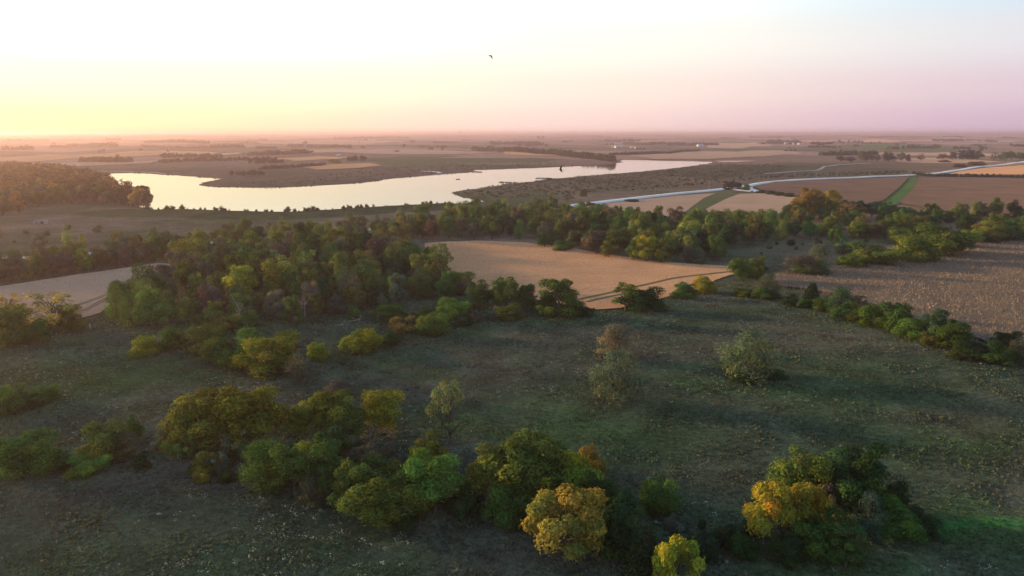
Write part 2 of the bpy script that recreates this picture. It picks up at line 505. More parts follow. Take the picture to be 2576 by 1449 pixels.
def crop_material(name, c0, c1, ang, rows, nscale=.35, bump=.5, stripe=.35):
    m, t, out = material(name)
    geo = N(t, 'ShaderNodeNewGeometry')
    mp = N(t, 'ShaderNodeMapping'); mp.inputs['Rotation'].default_value = (0, 0, ang)
    L(t, geo.outputs['Position'], mp.inputs['Vector'])
    n1 = N(t, 'ShaderNodeTexNoise'); n1.inputs['Scale'].default_value = nscale; n1.inputs['Detail'].default_value = 8; n1.inputs['Roughness'].default_value = .75
    st = N(t, 'ShaderNodeMapping'); st.inputs['Scale'].default_value = (.12, 1, 1)
    L(t, mp.outputs[0], st.inputs['Vector']); L(t, st.outputs[0], n1.inputs['Vector'])
    n2 = N(t, 'ShaderNodeTexNoise'); n2.inputs['Scale'].default_value = .03; n2.inputs['Detail'].default_value = 5
    L(t, geo.outputs['Position'], n2.inputs['Vector'])
    n3 = N(t, 'ShaderNodeTexNoise'); n3.inputs['Scale'].default_value = 1.3; n3.inputs['Detail'].default_value = 4
    L(t, geo.outputs['Position'], n3.inputs['Vector'])
    mx = N(t, 'ShaderNodeMix'); mx.inputs['Factor'].default_value = .5
    L(t, n1.outputs['Fac'], mx.inputs['A']); L(t, n2.outputs['Fac'], mx.inputs['B'])
    mx2 = N(t, 'ShaderNodeMix'); mx2.inputs['Factor'].default_value = .3
    L(t, mx.outputs['Result'], mx2.inputs['A']); L(t, n3.outputs['Fac'], mx2.inputs['B'])
    r = ramp(t, [(.36, c0), (.64, c1)], 'LINEAR'); L(t, mx2.outputs['Result'], r.inputs[0])
    b = N(t, 'ShaderNodeBsdfDiffuse'); b.inputs['Roughness'].default_value = 1
    L(t, r.outputs[0], b.inputs['Color'])
    wv = N(t, 'ShaderNodeTexWave', wave_type='BANDS', bands_direction='Y'); wv.inputs['Scale'].default_value = 1.0 / rows; wv.inputs['Distortion'].default_value = 1.5
    L(t, mp.outputs[0], wv.inputs['Vector'])
    ad = N(t, 'ShaderNodeMath', operation='MULTIPLY_ADD'); ad.inputs[1].default_value = stripe
    L(t, wv.outputs['Fac'], ad.inputs[0]); L(t, n3.outputs['Fac'], ad.inputs[2])
    bp = N(t, 'ShaderNodeBump'); bp.inputs['Strength'].default_value = bump; bp.inputs['Distance'].default_value = .6
    L(t, ad.outputs[0], bp.inputs['Height']); L(t, bp.outputs[0], b.inputs['Normal'])
    L(t, b.outputs[0], out.inputs['Surface'])
    return m
M_BEAN = crop_material('ripe_bean_crop', (.44, .225, .118), (.66, .35, .185), -.35, 1.6)
M_BEAN2 = crop_material('pale_bean_crop', (.35, .22, .15), (.50, .315, .215), .5, 1.8)
M_CORN = crop_material('dry_corn_floor', (.12, .09, .068), (.20, .145, .105), .2, 1.5)
M_CORN2 = crop_material('far_dry_corn', (.14, .085, .062), (.24, .148, .105), .25, 2.5, bump=.8)
M_GRASSWAY = crop_material('grass_strip', (.045, .095, .030), (.075, .135, .045), .7, 3, stripe=.1)
M_DULLWAY = crop_material('dull_grass_strip', (.07, .085, .04), (.10, .11, .05), .7, 3, stripe=.1)
M_ROAD = crop_material('pale_gravel', (.44, .45, .46), (.60, .61, .62), .1, 4, nscale=1.2, bump=.2, stripe=.1)
M_PATH = crop_material('dull_gravel', (.24, .225, .21), (.34, .32, .31), .1, 4, nscale=1.2, bump=.2, stripe=.1)
M_DITCH = crop_material('ditch_grass', (.12, .105, .05), (.18, .14, .07), .1, 3, bump=.3)

def field(name, px, mat, off, step):
    return drape(name, px_poly(px), mat, off, step)
TAN_PX = [(1068, 613), (1130, 609), (1200, 606.5), (1320, 611), (1420, 622), (1520, 640), (1650, 659), (1760, 666), (1855, 672), (1852, 688), (1800, 706), (1735, 735), (1660, 753), (1560, 777), (1490, 781), (1430, 770), (1350, 755), (1200, 745), (1120, 700), (1070, 640)]
field('bean_field', TAN_PX, M_BEAN, .35, 5)
LEFT_PX = [(-90, 737), (0, 722), (200, 691), (400, 663), (450, 668), (390, 705), (320, 740), (250, 790), (190, 806), (90, 815), (-90, 850)]
field('stubble_field', LEFT_PX, M_BEAN2, .35, 5)
CORN_PX = [(1955, 692), (2100, 673), (2270, 661), (2345, 643), (2395, 618), (2440, 606), (2500, 602.5), (2640, 601), (2800, 600), (2900, 960), (2620, 915), (2540, 890), (2470, 862), (2400, 835), (2250, 792), (2130, 752), (2050, 735), (1940, 722)]
CORN = px_poly(CORN_PX)
drape('corn_field', CORN, M_CORN, 1.0, 6)
FAR_CORN_A = [(1900, 471), (1950, 459), (2100, 452.5), (2288, 447), (2262, 474), (2222, 507), (2150, 522), (2060, 508), (1990, 490), (1915, 480)]
FAR_CORN_B = [(2312, 447), (2420, 448), (2640, 452), (2720, 545), (2560, 547), (2420, 543), (2340, 530), (2262, 512), (2300, 472)]
field('distant_corn_field', FAR_CORN_A, M_CORN2, 1.2, 12)
field('distant_corn_field', FAR_CORN_B, M_CORN2, 1.2, 12)
field('grass_waterway_field', [(2290, 446.5), (2311, 446.5), (2299, 472), (2261, 512), (2240, 524), (2205, 520), (2223, 507), (2263, 474)], M_GRASSWAY, .5, 10)
field('upper_bean_field', [(2378, 438), (2440, 428), (2560, 417), (2650, 410), (2700, 441), (2500, 440)], M_BEAN, .7, 14)
field('roadside_bean_field', [(1425, 532), (1500, 517), (1600, 504), (1700, 494), (1800, 487), (1770, 500), (1725, 533), (1700, 548), (1600, 552), (1480, 545)], M_BEAN2, .6, 10)
field('roadside_bean_field', [(1860, 489), (1930, 487), (2000, 497), (2010, 520), (1960, 545), (1860, 552), (1745, 545), (1790, 520), (1830, 500)], M_BEAN2, .6, 10)
field('dull_grass_waterway_field', [(1802, 487), (1858, 489), (1828, 501), (1788, 521), (1745, 544), (1702, 548), (1727, 533), (1772, 500)], M_DULLWAY, .5, 10)
# tan and dark fields on the far rises; sunlit tops put into the tan
FAR_FIELDS = [
    ([(-40, 397), (120, 389), (300, 383), (520, 382), (610, 386), (560, 391), (380, 392), (180, 399), (0, 408)], M_BEAN),
    ([(700, 380), (900, 376), (1140, 379), (1260, 384), (1180, 387), (900, 386), (760, 386)], M_BEAN2),
    ([(690, 400), (800, 394), (880, 396), (840, 402), (740, 406)], M_BEAN),
    ([(760, 421), (860, 413), (930, 411), (960, 417), (900, 424), (800, 428)], M_BEAN),
    ([(2245, 401), (2370, 396), (2470, 404), (2520, 409), (2440, 411), (2330, 412), (2260, 409)], M_BEAN2),
    ([(1260, 381), (1340, 383), (1420, 390), (1360, 392), (1270, 389)], M_BEAN),
    ([(1580, 392), (1700, 385), (1900, 379), (2020, 384), (1900, 395), (1780, 401), (1640, 401)], M_BEAN2),
    ([(2170, 367), (2250, 362), (2330, 364), (2300, 374), (2200, 375)], M_GRASSWAY),
    ([(1250, 365), (1400, 362), (1520, 366), (1400, 371), (1290, 371)], M_CORN2),
    ([(1780, 362), (1900, 358), (1945, 366), (1870, 374), (1780, 372)], M_BEAN2),
    ([(2010, 354), (2200, 350), (2380, 352), (2250, 357), (2080, 359)], M_BEAN),
    ([(640, 357), (820, 353), (1020, 355), (940, 363), (720, 364)], M_BEAN2),
    ([(2200, 386), (2420, 383), (2620, 388), (2500, 393), (2280, 392)], M_BEAN2),
    ([(60, 412), (240, 408), (400, 404), (380, 411), (180, 420)], M_BEAN2),
]
for px, mm in FAR_FIELDS:
    field('distant_field', px, mm, 1.0, 40)

ROAD_PX = [(-120, 666), (0, 657), (200, 645), (470, 621), (800, 590), (1050, 568), (1250, 545), (1395, 524), (1480, 513.5), (1580, 501.5), (1700, 488), (1800, 478.5), (1880, 467.5), (1925, 460), (1990, 454), (2110, 448.5), (2300, 440.5), (2400, 430), (2480, 419), (2576, 407.5), (2700, 394)]
road, ROAD_Q = ribbon('gravel_road', ROAD_PX, 8.0, M_ROAD, 1.0)
ribbon('side_road', [(1893, 465.5), (1884, 470), (1890, 476), (1908, 483)], 6.0, M_ROAD, .62, 5)
ribbon('driveway_path', [(1842, 474), (1852, 477.5), (1880, 480.5), (1892, 482)], 4.0, M_ROAD, .5, 5)
ribbon('gravel_path', [(1920, 437), (2005, 431), (2052, 429), (2066, 424), (2074, 419), (2090, 417.5), (2137, 413), (2190, 411)], 4.0, M_PATH, .6, 8)
ribbon('lakeside_path', [(198, 430), (260, 431), (330, 432), (390, 434.5), (420, 439)], 5.0, M_PATH, .6, 8)
ribbon('ditch_path', [(1455, 756), (1540, 737), (1600, 723), (1650, 712), (1720, 698), (1800, 689), (1858, 683)], 1.9, M_DITCH, .42, 5)
ribbon('ditch_path', [(1475, 762), (1550, 745), (1610, 735)], 1.6, M_DITCH, .42, 5)

M_TRACK = crop_material('wheel_track_soil', (.16, .11, .08), (.22, .15, .105), .1, 3, bump=.3)
for px in ([(20, 800), (110, 782), (190, 770), (260, 745), (300, 722)], [(205, 785), (250, 760), (300, 735), (345, 712), (385, 690)], [(1700, 540), (1735, 520), (1770, 507)], [(1860, 545), (1900, 525), (1940, 506), (1965, 497)]):
    for du in (0, 9):
        ribbon('wheel_track_path', [(u + du, v) for u, v in px], .5, M_TRACK, .44, 5, crown=.02)
# ------------------------------------------------------------------ the lake
def water_material():
    m, t, out = material('still_water')
    b = N(t, 'ShaderNodeBsdfPrincipled')
    b.inputs['Base Color'].default_value = (.030, .036, .034, 1)
    b.inputs['IOR'].default_value = 1.42
    geo = N(t, 'ShaderNodeNewGeometry')
    mp = N(t, 'ShaderNodeMapping'); mp.inputs['Rotation'].default_value = (0, 0, -.45); mp.inputs['Scale'].default_value = (.004, .04, 1)
    L(t, geo.outputs['Position'], mp.inputs['Vector'])
    n0 = N(t, 'ShaderNodeTexNoise'); n0.inputs['Scale'].default_value = 1.0; n0.inputs['Detail'].default_value = 4
    L(t, mp.outputs[0], n0.inputs['Vector'])
    rr = N(t, 'ShaderNodeMapRange'); rr.inputs['From Min'].default_value = .35; rr.inputs['From Max'].default_value = .65; rr.inputs['To Min'].default_value = .02; rr.inputs['To Max'].default_value = .07
    L(t, n0.outputs['Fac'], rr.inputs['Value']); L(t, rr.outputs[0], b.inputs['Roughness'])
    n1 = N(t, 'ShaderNodeTexNoise'); n1.inputs['Scale'].default_value = .5; n1.inputs['Detail'].default_value = 3
    L(t, geo.outputs['Position'], n1.inputs['Vector'])
    bs = N(t, 'ShaderNodeMapRange'); bs.inputs['From Min'].default_value = .35; bs.inputs['From Max'].default_value = .65; bs.inputs['To Min'].default_value = .004; bs.inputs['To Max'].default_value = .045
    L(t, n0.outputs['Fac'], bs.inputs['Value'])
    bp = N(t, 'ShaderNodeBump'); bp.inputs['Distance'].default_value = .3
    L(t, bs.outputs[0], bp.inputs['Strength']); L(t, n1.outputs['Fac'], bp.inputs['Height']); L(t, bp.outputs[0], b.inputs['Normal'])
    L(t, b.outputs[0], out.inputs['Surface'])
    return m
M_WATER = water_material()
def water_sheet(name, poly, z):
    poly = np.asarray(poly)
    v, e, f, *_ = delaunay_2d_cdt([Vector(p) for p in poly], [], [list(range(len(poly)))], 1, 1e-4)
    return mesh_obj(name, [(q.x, q.y, z) for q in v], f, M_WATER, kind='structure')
water_sheet('lake_water', LAKE, LAKE_Z)
def pool(px, seed):
    pts = px_poly(px)
    z = ground_z(pts[:, 0], pts[:, 1]).max() + .25
    water_sheet('pool_water', pts, z)
pool([(1798, 406.5), (1840, 405), (1905, 404.6), (1850, 406.8), (1815, 408)], 1)

# ------------------------------------------------------------------ haze: the air over the whole place
def haze():
    m, t, out = material('evening_haze')
    pv = N(t, 'ShaderNodeVolumePrincipled')
    pv.inputs['Color'].default_value = (.67, .48, .53, 1)
    pv.inputs['Density'].default_value = 0.00013
    pv.inputs['Anisotropy'].default_value = 0.6
    L(t, pv.outputs[0], out.inputs['Volume'])
    x0, x1, y0, y1, z0, z1 = -24600, 24600, -900, 24600, float(GZ.min()) - 4, 78.0
    V = [(x, y, z) for z in (z0, z1) for y in (y0, y1) for x in (x0, x1)]
    F = [(0, 2, 3, 1), (4, 5, 7, 6), (0, 1, 5, 4), (2, 6, 7, 3), (0, 4, 6, 2), (1, 3, 7, 5)]
    return mesh_obj('haze', V, F, m, kind='stuff')
haze()

# ------------------------------------------------------------------ plants: meshes shared by all trees of a shape
def leaf_material(name, trans=.34):
    m, t, out = material(name)
    oi = N(t, 'ShaderNodeObjectInfo')
    at = N(t, 'ShaderNodeAttribute', attribute_name='tint')
    mul = N(t, 'ShaderNodeMix', data_type='RGBA', blend_type='MULTIPLY'); mul.inputs['Factor'].default_value = 1
    L(t, oi.outputs['Color'], mul.inputs['A']); L(t, at.outputs['Color'], mul.inputs['B'])
    d = N(t, 'ShaderNodeBsdfDiffuse'); tr = N(t, 'ShaderNodeBsdfTranslucent')
    L(t, mul.outputs['Result'], d.inputs['Color']); L(t, mul.outputs['Result'], tr.inputs['Color'])
    mx = N(t, 'ShaderNodeMixShader'); mx.inputs[0].default_value = trans
    L(t, d.outputs[0], mx.inputs[1]); L(t, tr.outputs[0], mx.inputs[2])
    L(t, mx.outputs[0], out.inputs['Surface'])
    return m
M_LEAF = leaf_material('leaves')
M_BARK = plain('bark', (.085, .068, .055), .9, .4, 9)
M_PALEBARK = plain('pale_bark', (.27, .245, .22), .9, .3, 9)
M_GREYBARK = plain('grey_twigs', (.16, .135, .125), .9, .3, 9)

def tubes(segs, sides=5):
    """segs: (p0, r0, p1, r1) -> vertices, quads"""
    V, F = [], []
    for p0, r0, p1, r1 in segs:
        p0 = np.asarray(p0, float); p1 = np.asarray(p1, float)
        d = p1 - p0
        d = d / (np.linalg.norm(d) + 1e-9)
        a = np.cross(d, (0, 0, 1.0) if abs(d[2]) < .9 else (1.0, 0, 0)); a /= np.linalg.norm(a)
        b = np.cross(d, a)
        s = len(V)
        for p, r in ((p0, r0), (p1, r1)):
            for k in range(sides):
                q = 2 * math.pi * k / sides
                V.append(p + r * (math.cos(q) * a + math.sin(q) * b))
        for k in range(sides):
            F.append((s + k, s + (k + 1) % sides, s + sides + (k + 1) % sides, s + sides + k))
    return np.array(V), np.array(F)
def leaf_cards(P, Nn, size, r, elong=1.5, droop=0.0):
    """one diamond leaf spray at every P, facing about Nn"""
    n = len(P)
    a = r.normal(size=(n, 3))
    if droop:
        a = a * (1 - droop) + np.array([0, 0, -2.0]) * droop
    a -= (a * Nn).sum(1)[:, None] * Nn
    a /= np.linalg.norm(a, axis=1)[:, None] + 1e-9
    b = np.cross(Nn, a)
    s = size * r.uniform(.65, 1.35, n)[:, None]
    V = np.stack([P + a * s * elong, P + b * s * .8 + Nn * s * .25, P - a * s * elong * .8, P - b * s * .8 + Nn * s * .25], 1)
    F = np.arange(n * 4).reshape(n, 4)
    return V.reshape(-1, 3), F
def lobed(kind, r):
    """centres and radii of the clumps that make up a crown one unit high and one unit wide"""
    c, q = [], []
    if kind == 'oak':
        lean = r.normal(0, .06, 2); sq = r.uniform(.8, 1.1)
        for i in range(48):
            a = r.uniform(0, 6.283); e = math.asin(max(-.9, min(1, r.uniform(-.85, 1.0))))
            k = r.uniform(.45, 1.08) * (1 + .09 * math.sin(2 * a + 9 * sq) + .1 * math.sin(3 * a + 5 * e))
            c.append((.35 * k * math.cos(a) * math.cos(e) + lean[0] * e, .35 * k * sq * math.sin(a) * math.cos(e) + lean[1] * e, .48 + .40 * k * math.sin(e))); q.append(r.uniform(.055, .155))
    elif kind == 'tall':
        b1, b2 = r.uniform(.3, .5), r.uniform(.55, .85)
        for i in range(42):
            z = r.uniform(.17, .95); w = .34 * math.sin(math.pi * (.16 + .78 * (z - .1)) ** .85) * (1 - .35 * math.exp(-((z - b1) / .07) ** 2)) * (1 - .3 * math.exp(-((z - b2) / .06) ** 2))
            a = r.uniform(0, 6.283); k = math.sqrt(r.uniform(.15, 1.1))
            c.append((w * k * math.cos(a), w * k * math.sin(a), z)); q.append(r.uniform(.05, .135))
    elif kind == 'shrub':
        ph = r.uniform(0, 6.283)
        for i in range(40):
            a = r.uniform(0, 6.283); e = math.asin(r.uniform(-.05, 1)); k = r.uniform(.45, 1.05) * (1 + .08 * math.sin(2 * a + ph) + .08 * math.sin(5 * a))
            c.append((.36 * k * math.cos(a) * math.cos(e), .36 * k * math.sin(a) * math.cos(e), .18 + .6 * k * math.sin(e) * r.uniform(.7, 1.15))); q.append(r.uniform(.06, .165))
    elif kind == 'willow':
        for i in range(36):
            a = r.uniform(0, 6.283); e = math.asin(r.uniform(-.55, 1)); k = r.uniform(.6, 1.05)
            c.append((.38 * k * math.cos(a) * math.cos(e), .38 * k * math.sin(a) * math.cos(e), .52 + .38 * k * math.sin(e))); q.append(r.uniform(.07, .125))
    elif kind == 'feather':
        for i in range(44):
            z = r.uniform(.1, .93); w = .40 * math.sin(math.pi * (.2 + .74 * z) ** .9)
            a = r.uniform(0, 6.283); k = math.sqrt(r.uniform(.05, 1))
            c.append((w * k * math.cos(a), w * k * math.sin(a), z)); q.append(r.uniform(.10, .16))
    elif kind == 'airy':
        for i in range(40):
            z = r.uniform(.28, .95); w = .44 * math.sin(math.pi * (.1 + .8 * (z - .15) / .8)) ** .8
            a = r.uniform(0, 6.283); k = r.uniform(.5, 1)
            c.append((w * k * math.cos(a), w * k * math.sin(a), z)); q.append(r.uniform(.045, .085))
    elif kind == 'cedar':
        for i in range(36):
            z = .05 + .87 * (i / 36) ; w = .40 * (1 - z) ** .8 + .03
            a = i * 2.4 + r.uniform(-.4, .4)
            c.append((w * .7 * math.cos(a), w * .7 * math.sin(a), z)); q.append(.06 + .12 * (1 - z))
    elif kind == 'slim':
        for i in range(20):
            z = r.uniform(.08, .93); w = .3 * math.sin(math.pi * (.12 + .82 * (1 - z)) ** .8)
            a = r.uniform(0, 6.283)
            c.append((w * math.cos(a), w * math.sin(a), z)); q.append(r.uniform(.06, .11) * (1.4 - .6 * z))
    return np.array(c), np.array(q)
SPEC = {  # leaves, leaf size, elongation, droop, looseness
    'oak': (14000, .0138, 1.4, 0, 1.25), 'tall': (12500, .0132, 1.4, 0, 1.25), 'shrub': (12500, .0148, 1.5, -.15, 1.3), 'willow': (12500, .0115, 2.0, .35, 1.1),
    'feather': (6500, .0115, 2.4, -.2, 1.9), 'airy': (2600, .013, 1.8, .1, 1.5), 'cedar': (4800, .020, 1.5, -.2, 1.0), 'slim': (2800, .016, 2.2, -.4, 1.25)}
def crown_mesh(kind, seed, thin=1.0):
    r = np.random.default_rng(seed)
    c, q = lobed(kind, r)
    n, size, el, dr, loose = SPEC[kind]
    n = int(n * thin)
    if thin < .5:
        size = size * (1 / thin) ** .42
    w = q ** 2 / (q ** 2).sum()
    k = r.choice(len(c), n, p=w)
    d = r.normal(size=(n, 3)); d /= np.linalg.norm(d, axis=1)[:, None]
    d[:, 2] = np.where((d[:, 2] < -.2) & (r.random(n) < .6), -d[:, 2], d[:, 2])
    rad = q[k] * np.clip(r.normal(.92, .13 * loose, n), .2, 1.5)
    lump = 1 + .25 * np.sin(d[:, 0] * 7 + k) * np.sin(d[:, 1] * 6 + 2 * k) * np.cos(d[:, 2] * 6)
    P = c[k] + d * (rad * lump)[:, None]
    P[:, 2] = np.maximum(P[:, 2], .012 + .03 * r.random(n))
    # bury fewer leaves in the neighbouring clumps
    dist = np.linalg.norm(P[:, None, :] - c[None], axis=2) / q[None]
    deep = (dist < .7).sum(1)
    keep = (deep == 0) | (r.random(n) < .35)
    P, d, k = P[keep], d[keep], k[keep]
    axis = P - np.array([0, 0, .45]); axis /= np.linalg.norm(axis, axis=1)[:, None] + 1e-9
    Nn = d * .7 + axis * .45 + r.normal(size=P.shape) * (.34 if kind != 'cedar' else .6)
    Nn /= np.linalg.norm(Nn, axis=1)[:, None]
    V, F = leaf_cards(P, Nn, size, r, el, dr)
    clump = r.uniform(.72, 1.28, len(c)); hue = r.normal(0, .06, len(c))
    tone = np.ones((len(c), 3))
    pick = r.random(len(c))
    if kind == 'willow':
        tone[pick < .22] = (.62, .85, 1.0)
        tone[pick > .9] = (1.1, .85, .9)
    else:
        tone[pick < .16] = (1.55, 1.25, .9)
        tone[pick > .92] = (1.15, .85, .95)
    g = clump[k] * r.uniform(.62, 1.38, len(P))
    col = np.stack([g * (1 + hue[k] * 1.4), g * (1 + hue[k] * .2), g * (1 - hue[k] * .6)], 1) * tone[k]
    # normalise to one unit
    V[:, 2] *= 1 / np.percentile(V[:, 2], 99.8)
    rr = np.percentile(np.hypot(V[:, 0], V[:, 1]), 97)
    V[:, :2] *= .5 / rr
    return fast_mesh('crown_' + kind, V, F, M_LEAF, 4, np.clip(col, .05, 3)), c * np.array([.5 / rr, .5 / rr, 1]), q
def trunk_mesh(kind, c, q, seed, mat):
    r = np.random.default_rng(seed + 99)
    segs = []
    if kind in ('shrub',):
        for i in range(7):
            j = r.integers(len(c)); e = c[j] * np.array([.9, .9, .9])
            m = e * .45 + r.normal(0, .02, 3); b = np.array([*(r.normal(0, .03, 2)), 0])
            segs += [(b, .014, m, .011), (m, .011, e, .005)]
    else:
        hi = .75 if kind in ('tall', 'airy', 'cedar', 'slim', 'feather') else .5
        pts = [np.array([0, 0, -.01])]
        for i in range(1, 6):
            pts.append(np.array([r.normal(0, .012) * i, r.normal(0, .012) * i, hi * i / 5]))
        rad = np.linspace(.03, .010, 6) * (1.0 if kind != 'slim' else .6)
        rad[0] *= 1.35
        for a, b, ra, rb in zip(pts[:-1], pts[1:], rad[:-1], rad[1:]):
            segs.append((a, ra, b, rb))
        order = r.permutation(len(c))[:14 if kind != 'airy' else 30]
        for j in order:
            e = c[j]
            z0 = min(max(.16, e[2] * .62 - .06), hi)
            i = min(4, int(z0 / hi * 5)); f = z0 / hi * 5 - i
            s = pts[i] * (1 - f) + pts[i + 1] * f
            m = s * .5 + e * .5 + np.array([0, 0, .03]) + r.normal(0, .015, 3)
            segs += [(s, .011, m, .008), (m, .008, e, .003)]
    V, F = tubes(segs)
    return fast_mesh('trunk_' + kind, V, F, mat, 4, smooth=True)
PROTO = {}
for kind, nv in (('oak', 5), ('tall', 4), ('shrub', 5), ('willow', 3), ('feather', 3), ('airy', 2), ('cedar', 2), ('slim', 2)):
    PROTO[kind] = []
    for i in range(nv):
        cm, c, q = crown_mesh(kind, 100 * len(PROTO) + i)
        PROTO[kind].append((cm, trunk_mesh(kind, c, q, 100 * len(PROTO) + i, M_BARK)))
LOD = {}
for kind, nv in (('oak', 3), ('shrub', 3)):
    LOD[kind] = [crown_mesh(kind, 900 + i, .034)[0] for i in range(nv)]

COL = dict(G=(.050, .105, .028), DG=(.026, .058, .024), OG=(.092, .118, .026), YG=(.155, .185, .028), Y=(.30, .245, .030), O=(.30, .175, .035),
           GR=(.090, .118, .072), BR=(.090, .088, .062), LG=(.095, .180, .036), TG=(.058, .108, .066), DB=(.052, .050, .034), MG=(.072, .120, .028))
NAMES = dict(oak='broadleaf_tree', tall='tall_tree', shrub='bush', willow='willow_tree', feather='feathery_tree', airy='open_crowned_tree', cedar='cedar_tree', slim='sapling')
CATS = dict(oak='tree', tall='tree', shrub='bush', willow='willow', feather='tree', airy='tree', cedar='cedar', slim='sapling')
trees = []
prnd = random.Random(11)
def plant(kind, x, y, z, hgt, wid, col, label, group=None, jitter=.12):
    cm, tm = PROTO[kind][prnd.randrange(len(PROTO[kind]))]
    t = empty(NAMES[kind], (x, y, z - .05 * hgt * (kind == 'shrub')), prnd.uniform(0, 6.283), (wid, wid * prnd.uniform(.85, 1.1), hgt))
    tag(t, label, CATS[kind], group)
    c = link('crown' if kind != 'shrub' else 'foliage', cm, t)
    j = [1 + prnd.uniform(-jitter, jitter) for _ in range(3)]
    b = COL[col] if isinstance(col, str) else col
    c.color = (b[0] * j[0], b[1] * j[1], b[2] * j[2], 1)
    link('trunk' if kind != 'shrub' else 'stems', tm, t)
    trees.append((x, y, wid * .5))
    return t
def P(kind, u, vt, vb, w, col, label, group=None):
    x, y, z, h, wd = size_at(u, vb, vt, w)
    return plant(kind, x, y, z, h, wd * 1.16, col, label, group)

# ---- clump around the two golden willows
G1 = 'trees of the clump with two golden willows'
P('oak', 2010, 1125, 1275, 135, 'MG', 'tall olive-green tree directly behind the two golden willows', G1)
P('oak', 2137, 1120, 1292, 158, 'DG', 'large very dark green round tree behind the golden willows', G1)
P('willow', 1920, 1213, 1378, 128, 'Y', 'tallest golden-yellow willow, outer one of a close pair', G1)
P('willow', 2018, 1214, 1352, 112, (.25, .215, .03), 'golden-olive willow tucked between its taller yellow twin and dark bushes', G1)
P('slim', 2085, 1210, 1318, 54, 'BR', 'slim tan-grey sapling in front of the large dark round tree', G1)
P('shrub', 2062, 1284, 1402, 132, 'G', 'broad dark green bush at the foot of the golden willows', G1)
P('shrub', 1976, 1335, 1412, 92, 'DG', 'small dark bush under the tallest golden willow', G1)
P('tall', 2126, 1318, 1428, 104, 'G', 'upright green bush standing nearest the meadow below the dark round tree', G1)
P('feather', 2182, 1238, 1352, 82, 'TG', 'dull teal-green feathery bush beside the tan sapling', G1)
P('shrub', 2250, 1255, 1345, 116, 'G', 'loose green bush at the far end of the golden willow clump', G1)
P('shrub', 2243, 1204, 1292, 92, 'DG', 'dark bush crouching beside the large dark round tree', G1)
P('shrub', 2312, 1278, 1338, 84, 'DG', 'low dark bush trailing from the clump towards the bright grass', G1)
P('shrub', 1826, 1312, 1372, 66, 'DG', 'low dark bush in the gap before the tallest golden willow', G1)
P('shrub', 1868, 1345, 1400, 70, 'DG', 'low dark bush leaning against the tallest golden willow', G1)
# ---- clump round the orange-gold willow
G2 = 'trees of the clump round the orange-gold willow'
P('willow', 1426, 1228, 1412, 178, (.28, .205, .035), 'big orange-gold willow with showing limbs, alone in front of its clump', G2)
P('willow', 1428, 1143, 1292, 152, (.20, .21, .03), 'bright lime-yellow willow right behind the orange-gold willow', G2)
P('oak', 1478, 1120, 1236, 88, (.20, .15, .03), 'small orange-tipped tree peeping out behind the lime-yellow willow', G2)
P('oak', 1338, 1083, 1285, 190, 'MG', 'largest dark green tree of the middle clump, yellow along its crest', G2)
P('oak', 1238, 1120, 1268, 120, 'OG', 'olive tree merging into the largest dark green tree', G2)
P('shrub', 1290, 1213, 1322, 124, 'G', 'dull green bush between the spotted pale tree and orange-gold willow', G2)
P('oak', 1500, 1190, 1330, 110, 'DG', 'dark green tree in the shade of the lime-yellow willow', G2)
P('shrub', 1558, 1250, 1402, 124, 'DG', 'tall dark bush beside the orange-gold willow', G2)
P('cedar', 1618, 1322, 1462, 96, 'DG', 'dark pointed cedar at the bottom edge of the picture', G2)
P('willow', 1702, 1352, 1515, 114, (.26, .23, .03), 'yellow-topped willow cut off by the bottom edge', G2)
P('willow', 1704, 1298, 1358, 72, 'GR', 'small pale grey-green willow above the cut-off yellow one', G2)
P('shrub', 1660, 1196, 1288, 94, 'MG', 'lone green bush with pale top on the open slope', G2)
P('shrub', 1768, 1345, 1405, 76, 'DG', 'low dark scrub bush beside the cut-off yellow willow', G2)
P('feather', 1655, 1345, 1420, 60, 'TG', 'thin teal bush wedged behind the pointed cedar', G2)
# ---- big clump with the pale spotted tree
G3 = 'trees of the clump with the pale spotted tree'
P('oak', 990, 1192, 1318, 178, 'OG', 'broad olive tree at the front of its clump with golden top', G3)
P('oak', 1096, 1142, 1288, 148, 'LG', 'pale green tree speckled with yellow leaves', G3)
P('shrub', 980, 1146, 1262, 136, 'MG', 'bright-topped green bush behind the broad olive tree', G3)
P('tall', 890, 1166, 1295, 92, 'OG', 'upright olive bush at the flank of the broad olive tree', G3)
P('shrub', 1080, 1094, 1172, 104, 'OG', 'neat olive dome behind the pale spotted tree', G3)
P('airy', 948, 1085, 1176, 130, 'BR', 'half-bare greyish tree with pale twigs and a few yellow leaves', G3)
P('oak', 960, 978, 1092, 104, 'YG', 'bright yellow-green round tree at the top end of the clump', G3)
P('oak', 852, 990, 1094, 136, 'OG', 'olive tree between the golden domes and bright round tree', G3)
P('tall', 764, 1016, 1094, 68, 'YG', 'slender yellow-leaved tree against the larger golden dome', G3)
P('oak', 642, 978, 1116, 196, (.118, .128, .020), 'larger of the two golden-olive domed trees', G3)
P('oak', 506, 1000, 1124, 158, (.122, .130, .020), 'smaller golden-olive domed tree at the end of the clump', G3)
P('shrub', 456, 1068, 1132, 88, 'MG', 'green bush at the foot of the smaller golden dome', G3)
P('slim', 600, 1078, 1156, 62, 'GR', 'pale grey-green pointed sapling before the larger golden dome', G3)
P('shrub', 530, 1130, 1188, 92, 'OG', 'small brownish-olive round bush in the hollow', G3)
P('shrub', 508, 1176, 1216, 42, 'YG', 'tiny yellow-green bush on the lip of the gully', G3)
P('shrub', 572, 1182, 1214, 48, 'DG', 'tiny dark bush inside the gully bend', G3)
P('feather', 672, 1104, 1228, 112, 'G', 'feathery dark green bush at the start of the gully thicket', G3)
